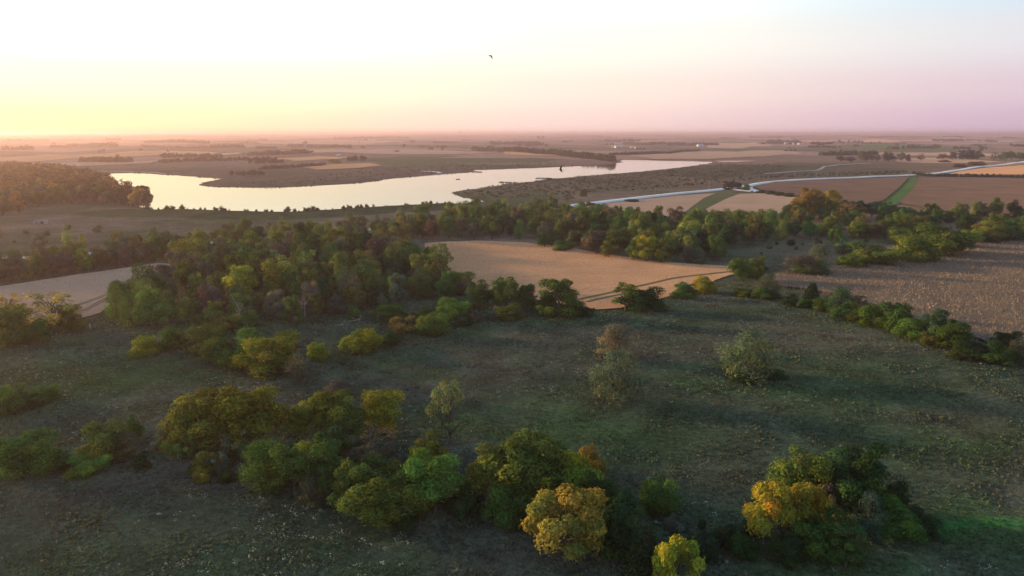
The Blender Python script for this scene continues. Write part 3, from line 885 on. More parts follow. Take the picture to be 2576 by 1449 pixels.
P('tall', 742, 1114, 1238, 116, 'MG', 'green bush with yellowing crown in the gully thicket', G3)
P('tall', 818, 1100, 1240, 116, 'G', 'tall deep green bush in the middle of the gully thicket', G3)
P('oak', 862, 1058, 1136, 96, 'G', 'dark green tree behind the gully thicket', G3)
P('feather', 786, 1196, 1274, 66, 'BR', 'grey leafless-looking bush in front of the gully thicket', G3)
P('shrub', 1010, 1262, 1322, 80, 'DG', 'dark low bush under the broad olive tree', G3)
P('shrub', 1170, 1215, 1290, 90, 'DG', 'dark low bush in the shadow beside the pale spotted tree', G3)
P('shrub', 700, 1190, 1232, 70, 'DG', 'low dark bush at the foot of the gully thicket', G3)
# ---- bushes by the near left
G4 = 'bushes scattered on the shaded slope'
P('shrub', 84, 1085, 1188, 146, 'G', 'biggest dark green bush on the shaded slope, yellow flecks on top', G4)
P('shrub', 268, 1060, 1152, 124, 'MG', 'green bush with yellowish lit top on the shaded slope', G4)
P('shrub', 336, 1044, 1102, 54, 'G', 'small bush behind the yellowish-topped one', G4)
P('shrub', 230, 1134, 1192, 88, 'LG', 'low bright green round bush below the yellowish-topped one', G4)
P('shrub', 355, 1134, 1182, 38, 'DG', 'very small dark bush standing alone on the slope', G4)
P('feather', 322, 1085, 1150, 76, 'BR', 'thin brownish scrub bush beside the yellowish-topped one', G4)
P('shrub', 152, 1148, 1188, 40, 'DG', 'tiny dark bush beside the biggest bush', G4)
P('shrub', 24, 963, 1038, 86, 'MG', 'green bush cut by the picture edge above the slope', G4)
P('shrub', 117, 964, 1012, 62, 'G', 'rounded dark green bush at the end of the short row', G4)
P('shrub', 72, 988, 1024, 72, 'DG', 'low brownish-green bush joining two taller bushes', G4)
P('feather', 415, 1080, 1130, 60, 'GR', 'pale wispy scrub beside the smaller golden dome', G4)
# ---- bushes at the middle of the meadow
G5 = 'bushes along the meadow edge of the wood'
P('shrub', 682, 828, 942, 136, (.130, .165, .024), 'golden-lit tall bush at the front of the meadow-edge row', G5)
P('shrub', 642, 822, 912, 120, 'LG', 'pale green bush behind the golden-lit tall bush', G5)
P('shrub', 556, 844, 912, 96, 'G', 'mid green bush in the middle of the meadow-edge row', G5)
P('shrub', 512, 814, 890, 82, 'MG', 'green bush where the meadow-edge row meets the wood', G5)
P('shrub', 596, 868, 926, 80, 'G', 'low green bush filling the gap in the meadow-edge row', G5)
P('feather', 764, 880, 968, 72, 'GR', 'pale grey-green feathery bush leaning over the meadow', G5)
P('shrub', 798, 862, 906, 54, 'YG', 'small bright yellow-green bush with pale crown', G5)
P('shrub', 912, 822, 888, 98, (.145, .155, .024), 'yellow-olive domed bush standing clear on the meadow', G5)
P('shrub', 982, 832, 868, 52, 'DG', 'small dark bush beside the yellow-olive dome', G5)
P('slim', 1016, 794, 842, 62, (.15, .115, .04), 'rusty orange-brown conical bush in the meadow', G5)
P('shrub', 1092, 785, 842, 78, 'MG', 'green bush with lime top near the rusty cone', G5)
P('shrub', 1142, 742, 806, 74, 'LG', 'bright lime-green tall bush', G5)
P('shrub', 1108, 772, 812, 60, 'LG', 'low lime-green bush below the bright tall one', G5)
P('shrub', 1060, 770, 812, 52, 'G', 'small green bush behind the lime-topped ones', G5)
P('shrub', 978, 760, 804, 76, 'G', 'wide dark green bush at the wood edge by dead branches', G5)
P('shrub', 966, 776, 806, 34, 'YG', 'tiny yellow-green bush before the wide dark one', G5)
P('shrub', 1172, 797, 820, 32, 'DG', 'tiny dark bush alone in the open grass', G5)
P('shrub', 1278, 762, 804, 66, 'OG', 'drooping olive dome bush under the hedgerow trees', G5)
P('shrub', 366, 845, 894, 64, 'YG', 'round yellow-green bush alone on the grass', G5)
P('shrub', 430, 822, 880, 54, 'G', 'upright green bush next to the round yellow-green one', G5)
P('feather', 856, 955, 1002, 64, 'BR', 'brownish wispy bush behind the bright round tree', G5)
P('shrub', 452, 835, 870, 50, 'DB', 'low brown thicket between the grass and wood', G5)
# ---- lone trees on the open slope
G6 = 'lone trees on the open meadow'
P('airy', 1132, 955, 1120, 104, (.14, .15, .065), 'slender tan open-crowned tree with a straight dark trunk', G6)
P('feather', 1552, 815, 905, 92, (.13, .135, .09), 'tan-grey feathery tree directly behind a pale willow', G6)
P('feather', 1546, 874, 1005, 120, (.105, .140, .080), 'pale olive feathery willow on the open slope', G6)
P('feather', 1880, 824, 952, 140, (.105, .140, .075), 'domed pale olive willow alone on the hillside', G6)
P('shrub', 1862, 935, 962, 48, 'DG', 'tiny dark bush at the foot of the domed pale willow', G6)
P('shrub', 1930, 928, 952, 66, 'DG', 'low dark bush trailing out from under the domed willow', G6)
# ---- hedge line behind the meadow
G7 = 'hedgerow between the meadow and the tan field'
P('tall', 1406, 702, 798, 96, 'MG', 'tall yellow-green tree with a pale central split in its crown', G7)
P('oak', 1272, 694, 782, 86, 'MG', 'dark round-topped hedgerow tree beside the drooping olive dome', G7)
P('oak', 1210, 706, 776, 66, 'G', 'green hedgerow tree at the corner of the wood', G7)
P('tall', 1326, 714, 784, 56, 'G', 'narrow dark hedgerow tree beside the tall yellow-green one', G7)
P('shrub', 1440, 742, 796, 56, 'G', 'green bush under the tall yellow-green tree', G7)
P('shrub', 1376, 752, 796, 60, 'G', 'second green bush skirting the tall yellow-green tree', G7)
P('airy', 1574, 711, 780, 72, 'OG', 'thin olive tree leaning on a dark mound of bush', G7)
P('shrub', 1614, 716, 780, 100, 'DG', 'dark mounded bush on the edge of the tan field', G7)
P('shrub', 1479, 768, 797, 34, 'DG', 'little dark round bush at the field corner', G7)
P('shrub', 1720, 710, 750, 58, 'G', 'dark bush paired with a bright yellow one', G7)
P('shrub', 1771, 691, 737, 58, (.25, .21, .03), 'bright yellow round bush on the field bank', G7)
P('oak', 1866, 648, 716, 62, 'MG', 'lopsided olive tree where the field narrows', G7)
P('oak', 1900, 645, 712, 48, 'OG', 'pale-topped twin leaning on the lopsided olive tree', G7)
# ---- hedgerow below the corn
G8 = 'hedgerow along the near edge of the corn'
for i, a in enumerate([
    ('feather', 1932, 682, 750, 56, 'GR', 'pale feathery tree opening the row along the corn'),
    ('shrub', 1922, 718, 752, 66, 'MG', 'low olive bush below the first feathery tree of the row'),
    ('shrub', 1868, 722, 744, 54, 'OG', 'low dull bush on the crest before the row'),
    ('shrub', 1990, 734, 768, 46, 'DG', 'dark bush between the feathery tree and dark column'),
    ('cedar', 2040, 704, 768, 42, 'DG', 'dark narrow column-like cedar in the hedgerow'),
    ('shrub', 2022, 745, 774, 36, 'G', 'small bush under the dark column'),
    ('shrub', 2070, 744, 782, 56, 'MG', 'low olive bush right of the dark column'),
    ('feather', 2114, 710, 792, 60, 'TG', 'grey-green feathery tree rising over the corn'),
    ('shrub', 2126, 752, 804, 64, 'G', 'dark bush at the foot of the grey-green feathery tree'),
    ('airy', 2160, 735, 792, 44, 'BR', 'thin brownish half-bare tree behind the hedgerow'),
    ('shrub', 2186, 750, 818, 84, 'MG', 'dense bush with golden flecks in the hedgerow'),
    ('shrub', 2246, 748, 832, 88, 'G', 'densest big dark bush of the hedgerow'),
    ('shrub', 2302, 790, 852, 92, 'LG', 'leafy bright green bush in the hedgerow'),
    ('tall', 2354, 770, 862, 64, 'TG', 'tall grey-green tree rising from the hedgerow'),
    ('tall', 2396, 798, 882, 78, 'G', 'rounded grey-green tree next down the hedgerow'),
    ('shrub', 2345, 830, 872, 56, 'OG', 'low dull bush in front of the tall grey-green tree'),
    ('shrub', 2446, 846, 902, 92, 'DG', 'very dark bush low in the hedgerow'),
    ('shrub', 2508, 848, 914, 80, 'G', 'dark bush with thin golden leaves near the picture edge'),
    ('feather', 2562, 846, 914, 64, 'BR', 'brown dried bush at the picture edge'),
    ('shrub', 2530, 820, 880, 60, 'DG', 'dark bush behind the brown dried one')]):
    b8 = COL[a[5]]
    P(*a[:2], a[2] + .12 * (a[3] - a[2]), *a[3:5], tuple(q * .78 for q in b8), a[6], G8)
# ---- trees on the far side of the corn
G9 = 'trees on the far side of the corn'
for a in [
    ('feather', 2012, 640, 690, 96, 'BR', 'wide grey-brown feathery thicket tree at the corn corner'),
    ('feather', 2060, 612, 684, 62, 'GR', 'tall grey-olive feathery tree behind the corner thicket'),
    ('shrub', 2035, 655, 692, 76, 'G', 'dark green bush below the grey-brown thicket'),
    ('shrub', 2196, 608, 668, 118, 'OG', 'wide olive-brown dome standing on the corn edge'),
    ('shrub', 2140, 640, 674, 62, 'OG', 'low olive bush beside the wide olive-brown dome'),
    ('shrub', 2292, 584, 660, 104, (.105, .120, .024), 'golden-olive dome on the corn edge'),
    ('shrub', 2372, 556, 644, 132, 'MG', 'largest green dome on the far corn edge'),
    ('shrub', 2322, 610, 660, 66, 'MG', 'bush with lit top at the foot of the golden-olive dome'),
    ('shrub', 2420, 582, 626, 60, 'G', 'dark bush on the curve of the corn edge'),
    ('shrub', 2440, 572, 612, 58, 'YG', 'yellow-green tree where the corn edge bends'),
    ('shrub', 2490, 556, 608, 86, 'OG', 'dull olive tree after the yellow-green one'),
    ('shrub', 2550, 545, 606, 104, 'G', 'dark green tree closing the row at the picture edge'),
    ('shrub', 2478, 585, 610, 70, 'DG', 'dark scrub bush under the dull olive tree'),
    ('tall', 2100, 575, 612, 36, 'LG', 'small bright tree in front of the belt of woods'),
    ('shrub', 2262, 570, 612, 64, 'OG', 'pale olive bush behind the golden-olive dome'),
    ('shrub', 1990, 600, 618, 20, 'DG', 'tiny dark bush in the pale rough pasture'),
    ('shrub', 2060, 604, 618, 18, 'DG', 'second tiny dark bush in the pale rough pasture'),
    ('shrub', 2120, 600, 640, 52, 'TG', 'teal-green bush between pasture and corn'),
    ('shrub', 1905, 655, 680, 42, 'G', 'low bush behind the pale-topped twin')]:
    P(*a[:6], a[6], G9)
# ---- left: half-bare cottonwood group beside the stubble field
G10 = 'trees at the near edge of the stubble field'
for a in [
    ('airy', 128, 735, 838, 128, (.24, .19, .055), 'half-bare pale yellow tree with branches showing against the stubble'),
    ('tall', 170, 765, 835, 60, 'OG', 'olive bushy tree touching the half-bare pale tree'),
    ('shrub', 30, 765, 866, 122, 'OG', 'broad dark olive thicket at the picture edge'),
    ('shrub', 92, 800, 862, 80, 'G', 'dark bush under the half-bare pale tree'),
    ('airy', 30, 738, 815, 90, (.22, .17, .05), 'pale yellow sparse tree behind the broad thicket'),
    ('shrub', 195, 800, 834, 40, 'OG', 'low golden-lit bush at the base of the olive bushy tree')]:
    P(*a[:6], a[6], G10)

# ------------------------------------------------------------------ woods: every tree a tree of its own
WORDS = {'G': 'mid green', 'DG': 'dark green', 'OG': 'olive', 'YG': 'yellow-green', 'Y': 'golden', 'O': 'orange-gold', 'GR': 'pale grey-green', 'BR': 'grey-brown', 'MG': 'moss green', 'TG': 'dull teal-green', 'LG': 'fresh green', 'DB': 'dark brown'}
SHAPE = {'oak': 'round-crowned tree', 'tall': 'upright tree', 'shrub': 'low bush', 'slim': 'thin sapling', 'feather': 'feathery tree', 'airy': 'thin half-bare tree', 'willow': 'billowing tree'}
def fill(px, spacing, hrange, kinds, palette, where, group, seed, wf=(.75, 1.05), keepout=()):
    poly = px_poly(px)
    r = np.random.default_rng(seed)
    x0, y0 = poly.min(0); x1, y1 = poly.max(0)
    cand = r.uniform((x0, y0), (x1, y1), (6000, 2))
    cand = cand[inside(cand, poly)]
    got = []
    for p in cand:
        if all((p[0] - q[0]) ** 2 + (p[1] - q[1]) ** 2 > spacing ** 2 for q in got) and all((p[0] - t[0]) ** 2 + (p[1] - t[1]) ** 2 > (.55 * spacing) ** 2 for t in FIXED):
            got.append(p)
    names = [k for k, w in kinds]; kw = np.array([w for k, w in kinds], float); kw /= kw.sum()
    cn = [k for k, w in palette]; cw = np.array([w for k, w in palette], float); cw /= cw.sum()
    for p in got:
        k = names[r.choice(len(names), p=kw)]; c = cn[r.choice(len(cn), p=cw)]
        h = hrange[0] * .8 + (hrange[1] * 1.08 - hrange[0] * .8) * r.random() ** .8; h = h * (.62 if k == 'shrub' else 1)
        w = h * r.uniform(*wf) * {'tall': .72, 'shrub': 1.35, 'feather': .8, 'airy': .85}.get(k, 1)
        bcol = np.array(COL[c]); bcol = (bcol * .86 + .14 * bcol.mean()) * r.uniform(1.0, 1.4)
        plant(k, p[0], p[1], float(ground_z(*p)[0]), h, w, tuple(bcol), f'{WORDS[c]} {SHAPE[k]} {where}', group, .18)
    return got
FIXED = [(t[0], t[1]) for t in trees]
# trees of the woods that stand out and are placed one by one
def PF(*a):
    P(*a); FIXED.append((trees[-1][0], trees[-1][1]))
GW2 = 'belt of woods behind the tan field'
PF('tall', 1624, 594, 658, 52, (.24, .22, .03), 'bright yellow-green upright tree on the edge of the tan field', GW2)
PF('oak', 1664, 615, 662, 50, 'OG', 'small olive tree touching the bright yellow-green one', GW2)
PF('oak', 1594, 612, 656, 32, 'OG', 'narrow golden-tipped tree on the other flank of the bright one', GW2)
PF('oak', 1530, 600, 648, 44, 'OG', 'olive-lit tree standing forward on the field edge', GW2)
PF('oak', 1500, 578, 640, 56, 'BR', 'brownish round tree behind the olive-lit forward tree', GW2)
PF('feather', 1730, 618, 664, 40, 'BR', 'grey-brown feathery bush tree at the end of the field', GW2)
PF('feather', 1760, 628, 666, 40, 'GR', 'pale grey feathery bush tree at the very end of the field', GW2)
PF('oak', 1370, 590, 622, 40, 'G', 'small green tree forward of the dark belt', GW2)
PF('shrub', 1420, 602, 630, 50, 'G', 'low green bush forward of the dark belt', GW2)
GW3 = 'woods beyond the rough pasture'
PF('tall', 2030, 474, 552, 66, (.22, .15, .035), 'tall orange-gold tree crowning the woods', GW3)
PF('tall', 2088, 478, 548, 58, (.27, .20, .03), 'tall yellow-gold tree beside the orange-gold one', GW3)
PF('oak', 2062, 490, 552, 56, 'OG', 'olive tree between the two tall gold ones', GW3)
PF('tall', 2006, 500, 556, 44, (.19, .13, .035), 'shorter orange tree in front of the tall orange-gold one', GW3)
PF('airy', 2126, 510, 562, 46, (.21, .15, .06), 'pale orange half-bare tree with stems showing', GW3)
PF('tall', 2166, 535, 566, 24, 'Y', 'slight yellow tree alone before the dark row', GW3)
for uu, top, ww, cc in ((2130, 503, 40, 'DG'), (2162, 504, 44, 'DG'), (2192, 506, 36, 'TG'), (2220, 515, 40, 'DG'), (2245, 516, 34, 'G'), (2280, 520, 44, 'DG'), (2110, 506, 40, 'DG')):
    PF('oak', uu, top, 546, ww, cc, f'{WORDS[cc]} tree in the dark row above the distant corn', GW3)
for uu, top, ww, cc in ((2225, 548, 50, 'OG'), (2255, 535, 60, 'OG'), (2310, 545, 60, 'OG'), (2200, 558, 50, 'BR'), (2170, 562, 60, 'OG'), (2430, 536, 50, 'DG'), (2510, 538, 60, 'OG'), (2566, 540, 40, 'MG')):
    PF('oak', uu, top, 598, ww, cc, f'{WORDS[cc]} round tree between pasture and distant corn', GW3)

UND = 'small bushes filling the near clumps'
for px, where, sd in (([(430, 1130), (560, 1122), (700, 1150), (850, 1130), (1000, 1170), (1150, 1180), (1165, 1285), (1000, 1325), (860, 1305), (700, 1238), (520, 1215)], 'under the pale spotted tree and gully thicket', 201),
                      ([(1190, 1200), (1400, 1190), (1560, 1240), (1700, 1310), (1810, 1340), (1850, 1400), (1700, 1425), (1560, 1412), (1480, 1400), (1230, 1322)], 'round the orange-gold willow', 202),
                      ([(1880, 1340), (2000, 1385), (2120, 1425), (2250, 1365), (2345, 1335), (2250, 1295), (2100, 1300)], 'round the two golden willows', 203),
                      ([(470, 852), (560, 872), (660, 932), (745, 955), (790, 900), (700, 850), (560, 832)], 'in the meadow-edge row below the main wood', 204),
                      ([(950, 830), (1060, 842), (1200, 812), (1290, 800), (1250, 775), (1100, 780), (980, 800)], 'beside the rusty cone and lime-green bushes', 205)):
    fill(px, 4.4, (2.2, 4.8), [('shrub', 5), ('feather', 1.2), ('slim', .8)], [('G', 3), ('DG', 2.5), ('MG', 2.5), ('TG', 1.2), ('BR', 1), ('OG', 1)], where, UND, sd)
GW1 = 'wood beside the tan field'
fill([(255, 812), (330, 838), (450, 822), (560, 838), (660, 830), (740, 818), (860, 806), (930, 796), (1010, 770), (1110, 760), (1180, 745), (1170, 722), (1040, 724), (900, 740), (700, 760), (500, 775), (380, 778), (300, 797)],
     7.4, (7, 12), [('oak', 5), ('tall', 2), ('feather', 2), ('shrub', 2), ('airy', .8)], [('MG', 3.5), ('G', 2.5), ('DG', 1.2), ('OG', 4), ('YG', 1), ('BR', 1), ('GR', 1)], 'in the front of the main wood', GW1, 31)
fill([(300, 797), (380, 778), (500, 775), (700, 760), (900, 740), (1030, 722), (1140, 720), (1090, 692), (1020, 662), (950, 668), (800, 680), (600, 700), (470, 722), (395, 748)],
     9.0, (11, 15.5), [('oak', 6), ('tall', 2.5), ('feather', 1.5), ('airy', .5)], [('MG', 3), ('G', 2), ('DG', 1.5), ('OG', 4.5), ('BR', 1), ('TG', .8), ('YG', 2)], 'in the heart of the main wood', GW1, 32)
fill([(470, 722), (600, 700), (800, 680), (950, 668), (1015, 660), (1010, 622), (990, 608), (850, 618), (650, 635), (500, 652), (465, 670)],
     10.5, (11, 15), [('oak', 6), ('tall', 2.5), ('feather', 1)], [('OG', 5), ('MG', 2), ('YG', 1.8), ('DG', 1.5), ('BR', 1.5)], 'at the back of the main wood', GW1, 33)
fill([(460, 668), (500, 652), (650, 635), (850, 618), (1000, 606), (1060, 600), (1060, 588), (900, 596), (700, 612), (480, 634), (440, 648)],
     11.0, (9, 13), [('oak', 6), ('tall', 2), ('feather', 1.5)], [('OG', 5), ('YG', 2.5), ('Y', .8), ('BR', 1.5)], 'in the golden rank along the hidden road', 'golden rank along the hidden road', 34)
GW4 = 'windbreak along the stubble field'
fill([(-60, 731), (0, 720), (200, 690), (400, 661), (425, 655), (420, 640), (200, 668), (0, 696), (-60, 706)], 6.8, (9, 12.5), [('oak', 6), ('tall', 1.5), ('shrub', 1)], [('OG', 5), ('BR', 2), ('MG', 1.5), ('YG', 1.2)], 'in the windbreak along the stubble field', GW4, 35)
fill([(1066, 606), (1200, 602), (1320, 606), (1420, 617), (1520, 635), (1650, 654), (1760, 661), (1830, 654), (1800, 640), (1650, 634), (1500, 616), (1380, 600), (1200, 588), (1060, 592)],
     9.5, (10, 14), [('oak', 6), ('tall', 2), ('feather', 1.2), ('shrub', 1)], [('G', 3), ('DG', 3), ('MG', 2.5), ('OG', 2), ('BR', 2)], 'fronting the belt behind the tan field', GW2, 36)
fill([(1060, 592), (1200, 588), (1380, 600), (1500, 616), (1650, 634), (1800, 640), (1880, 625), (1985, 603), (1985, 580), (1800, 590), (1600, 580), (1450, 565), (1380, 558), (1200, 562), (1060, 575)],
     12.0, (12, 16), [('oak', 6), ('tall', 2.5), ('feather', 1)], [('OG', 4), ('MG', 3), ('G', 2), ('DG', 2), ('YG', 1.6), ('BR', 1.2)], 'deep in the belt behind the tan field', GW2, 37)
fill([(1380, 558), (1450, 565), (1600, 580), (1800, 590), (1985, 580), (1985, 560), (1850, 562), (1700, 562), (1560, 558), (1440, 548), (1385, 540)],
     14.0, (9, 13), [('oak', 6), ('tall', 2), ('feather', 1)], [('OG', 4), ('YG', 2), ('MG', 2), ('Y', .7), ('G', 1.5)], 'behind the belt near the gravel road', GW2, 38)
fill([(1985, 603), (2080, 606), (2200, 600), (2290, 596), (2390, 560), (2480, 556), (2620, 548), (2620, 536), (2400, 548), (2200, 556), (2000, 556), (1985, 575)],
     12.0, (9, 13.5), [('oak', 6), ('tall', 1.5), ('shrub', 2), ('feather', 1)], [('OG', 3), ('MG', 3), ('DG', 2.5), ('G', 2.5), ('BR', 1.3), ('YG', 1)], 'in woods beyond the pasture', GW3, 39)
# thin trees in the valley below the dam
fill([(1000, 600), (1060, 585), (1200, 560), (1380, 545), (1380, 528), (1250, 524), (1120, 535), (980, 560), (800, 575), (600, 590), (600, 604), (800, 590)],
     15.0, (7, 11), [('feather', 4), ('airy', 1.5), ('oak', 3), ('shrub', 2)], [('GR', 3), ('OG', 3), ('BR', 2), ('YG', 1), ('MG', 1.5)], 'in the valley between dam and woods', 'thin trees below the dam', 40)
fill([(-20, 640), (200, 610), (420, 590), (600, 585), (600, 600), (430, 620), (200, 640), (-20, 665)], 19.0, (5, 9), [('feather', 3), ('shrub', 3), ('oak', 1.5)], [('OG', 3), ('YG', 1.5), ('BR', 2), ('GR', 2)], 'on the rough ground above the hidden road', 'thin trees above the hidden road', 41)
fill([(-30, 600), (120, 580), (250, 575), (240, 600), (100, 615), (-30, 625)], 16, (3, 6), [('shrub', 3), ('feather', 1)], [('BR', 3), ('DB', 1), ('OG', 2)], 'in the brown scrub below the lakeside wood', 'brown scrub bushes', 42)
fill([(1940, 640), (2050, 630), (2120, 622), (2250, 605), (2200, 600), (2060, 603), (1960, 612), (1900, 640)], 13, (1.6, 3.4), [('shrub', 3), ('slim', .01)], [('DG', 2), ('TG', 2), ('MG', 1)], 'in the pale rough pasture behind the corn', 'bushes of the pale rough pasture', 43)

# the lakeside wood: its near edge tree by tree, the rest as one mass
LW = 'near edge of the lakeside wood'
fill([(-60, 560), (0, 548), (100, 522), (200, 516), (300, 520), (374, 525), (372, 516), (300, 508), (200, 503), (90, 508), (-10, 530), (-60, 540)], 11.5, (11, 16), [('oak', 6), ('tall', 2)], [('OG', 3), ('BR', 3), ('DB', 2), ('O', .6)], 'on the near edge of the lakeside wood', LW, 44)
PF('tall', 366, 466, 518, 32, 'DB', 'tall dark tree overhanging the lake at the tip of the wood', LW)

def merge(name, items, label, cat, kind='stuff', parent=None):
    """items: (proto mesh, x, y, z, h, w, colour)"""
    Vs, Fs, Cs, off = [], [], [], 0
    cache = {}
    for me, x, y, z, h, w, col in items:
        if me.name not in cache:
            v = np.empty(len(me.vertices) * 3, np.float32); me.vertices.foreach_get('co', v)
            c = np.empty(len(me.polygons) * 4, np.float32); me.attributes['tint'].data.foreach_get('color', c)
            cache[me.name] = (v.reshape(-1, 3), c.reshape(-1, 4)[:, :3])
        v, c = cache[me.name]
        a = prnd.uniform(0, 6.283); ca, sa = math.cos(a), math.sin(a)
        q = np.stack([(v[:, 0] * ca - v[:, 1] * sa) * w + x, (v[:, 0] * sa + v[:, 1] * ca) * w + y, v[:, 2] * h + z], 1)
        Vs.append(q); Cs.append(c * np.asarray(col)); Fs.append(np.arange(len(q)).reshape(-1, 4) + off); off += len(q)
    me = fast_mesh(name, np.concatenate(Vs), np.concatenate(Fs), M_LEAF, 4, np.concatenate(Cs))
    o = link(name, me, parent, kind)
    if label:
        tag(o, label, cat)
    return o
FARC = [(.044, .056, .032), (.036, .046, .028), (.055, .062, .034), (.060, .056, .040), (.034, .038, .028)]
def scatter_items(px, spacing, hr, wr, cols, seed, protos=None, zoff=-.2):
    poly = px_poly(px)
    r = np.random.default_rng(seed)
    area = .5 * abs(np.dot(poly[:, 0], np.roll(poly[:, 1], 1)) - np.dot(poly[:, 1], np.roll(poly[:, 0], 1)))
    n = int(area / spacing ** 2)
    x0, y0 = poly.min(0); x1, y1 = poly.max(0)
    out = []
    pts = r.uniform((x0, y0), (x1, y1), (n * 4 + 50, 2))
    pts = pts[inside(pts, poly)][:n]
    for p in pts:
        pr = (protos or LOD['oak']); h = r.uniform(*hr)
        out.append((pr[r.integers(len(pr))], p[0], p[1], float(ground_z(*p)[0]) + zoff, h, h * r.uniform(*wr), np.array(cols[r.integers(len(cols))]) * r.uniform(.8, 1.25)))
    return out
WOODC = [(.090, .072, .032), (.076, .062, .030), (.115, .085, .035), (.072, .058, .035), (.06, .048, .03)]  # leaf colours reddened to carry the orange glow over this wood
items = scatter_items([(-200, 540), (-10, 527), (90, 506), (200, 501), (300, 506), (368, 514), (350, 500), (300, 478), (262, 460), (235, 450), (200, 440), (100, 428), (0, 424), (-200, 424)], 13, (11, 16), (.8, 1.1), WOODC, 50, [p[0] for p in PROTO['oak']][:1] and LOD['oak'])
merge('lakeside_wood', items, 'brown-olive wood massed along the lake shore', 'wood')

LOD2 = [crown_mesh('oak', 950 + i, .009)[0] for i in range(3)]
def grove_items(u0, v0, u1, v1, rows, hm, seed, wd=1.05, gap=.8):
    """trees along a line on the ground, a few rows deep"""
    r = np.random.default_rng(seed)
    a = np.array(on_ground(u0, v0)[:2]); b = np.array(on_ground(u1, v1)[:2])
    ln = np.linalg.norm(b - a)
    w = hm * wd
    n = max(2, int(ln / (w * gap)))
    dn = np.linalg.norm((a + b) / 2)
    pr = LOD['oak'] if dn < 2600 else LOD2
    out = []
    for j in range(rows):
        for i in range(n):
            if r.random() < .12:
                continue
            p = a + (b - a) * ((i + r.uniform(-.45, .45)) / max(1, n - 1)) + np.array([0, 1]) * (j * w * .8 + r.uniform(-.3, .3) * w)
            h = hm * r.uniform(.75, 1.4)
            out.append((pr[r.integers(3)], p[0], p[1], float(ground_z(*p)[0]) - .3, h, w * r.uniform(.8, 1.25), np.array(FARC[r.integers(5)]) * r.uniform(.8, 1.2)))
    return out
GROVES = [
    ('wide dark grove on the sunlit far rise beyond the lakeside wood', [(170, 371, 285, 370, 4, 14)]),
    ('small hazy grove at the far picture edge', [(8, 379, 75, 377, 3, 12), (126, 373, 190, 371, 3, 11)]),
    ('short hazy clump of far trees below the glowing horizon', [(263, 354, 300, 353, 3, 17)]),
    ('long hazy treeline running across the far rises', [(368, 361, 520, 362, 3, 15), (360, 370, 612, 372, 2, 11)]),
    ('brown scrubby copse above the head of the lake', [(200, 409, 317, 410, 3, 10), (240, 404, 300, 404, 2, 11)]),
    ('olive copse on the slope above the lake arm', [(408, 398, 550, 397, 4, 10)]),
    ('loose scrub trees on the lake slope', [(400, 411, 690, 403, 2, 7), (629, 412, 712, 411, 2, 8), (577, 444, 660, 441, 2, 7)]),
    ('faint small grove low on the horizon', [(645, 344, 692, 344, 2, 20)]),
    ('compact grove on the tan far field', [(723, 371, 758, 371, 3, 13)]),
    ('dark windbreak of far trees on the tan field', [(775, 373, 795, 373, 2, 14), (805, 373, 882, 374, 2, 12)]),
    ('long pale treeline beside a white farm', [(841, 351, 1026, 349, 2, 19)]),
    ('olive thicket filling a draw above the lake', [(629, 393, 775, 387, 4, 10)]),
    ('hedge of dark bushes crossing the lake slope', [(656, 428, 817, 417, 2, 6)]),
    ('round copse on the lake slope', [(876, 406, 918, 405, 3, 11)]),
    ('dark wooded ridge running down to the peninsula tip', [(1190, 379, 1310, 384, 3, 13), (1300, 383, 1400, 390, 4, 13), (1390, 389, 1480, 400, 4, 13), (1470, 399, 1545, 409, 3, 12)]),
    ('hazy wood behind the wooded ridge', [(1236, 364, 1365, 366, 3, 16)]),
    ('hazy grove beside grain bins', [(1521, 357, 1594, 357, 2, 17), (1570, 364, 1672, 365, 2, 14)]),
    ('dark grove sheltering a blue-roofed barn', [(1682, 367, 1752, 367, 3, 15)]),
    ('small grove on the other flank of the blue-roofed barn', [(1760, 366, 1806, 366, 2, 15)]),
    ('low brush beyond the far lake end', [(1537, 391, 1757, 381, 3, 7)]),
    ('thin line of trees on the lavender horizon', [(1886, 347, 1966, 348, 1, 20)]),
    ('dense farm grove round white sheds', [(1938, 362, 2010, 363, 4, 18)]),
    ('hazy copse on the lavender plain', [(2040, 364, 2093, 363, 2, 12)]),
    ('dark copse on the lavender plain', [(2100, 360, 2168, 361, 2, 16)]),
    ('long dark wood low on the lavender horizon', [(2187, 348, 2320, 346, 3, 16), (2320, 346, 2420, 347, 2, 14)]),
    ('straight hedge on the lavender plain', [(2168, 361, 2280, 362, 1, 7)]),
    ('farm grove beside a white roof', [(2357, 356, 2420, 356, 3, 17)]),
    ('two round clumps beside a tall mast', [(2472, 357, 2486, 357, 2, 15), (2494, 358, 2512, 358, 2, 16)]),
    ('hazy broken thicket on the middle plain', [(2290, 374, 2362, 371, 2, 12), (2244, 377, 2268, 377, 2, 12)]),
    ('low hazy bushes on the middle plain', [(1973, 381, 2003, 381, 1, 8), (2400, 375, 2440, 375, 1, 8), (2548, 369, 2600, 370, 2, 12)]),
    ('hazy thicket along the far creek', [(2072, 393, 2206, 390, 3, 10)]),
    ('faint trees under the glowing horizon', [(10, 358, 120, 357, 2, 18), (130, 346, 300, 345, 2, 18), (330, 345, 600, 344, 2, 17)]),
]
for i, (lab, lines) in enumerate(GROVES):
    it = []
    for k, (u0, v0, u1, v1, rows, hm) in enumerate(lines):
        it += grove_items(u0, v0, u1, v1, rows, hm, 600 + 10 * i + k)
    merge('far_grove', it, lab, 'grove')
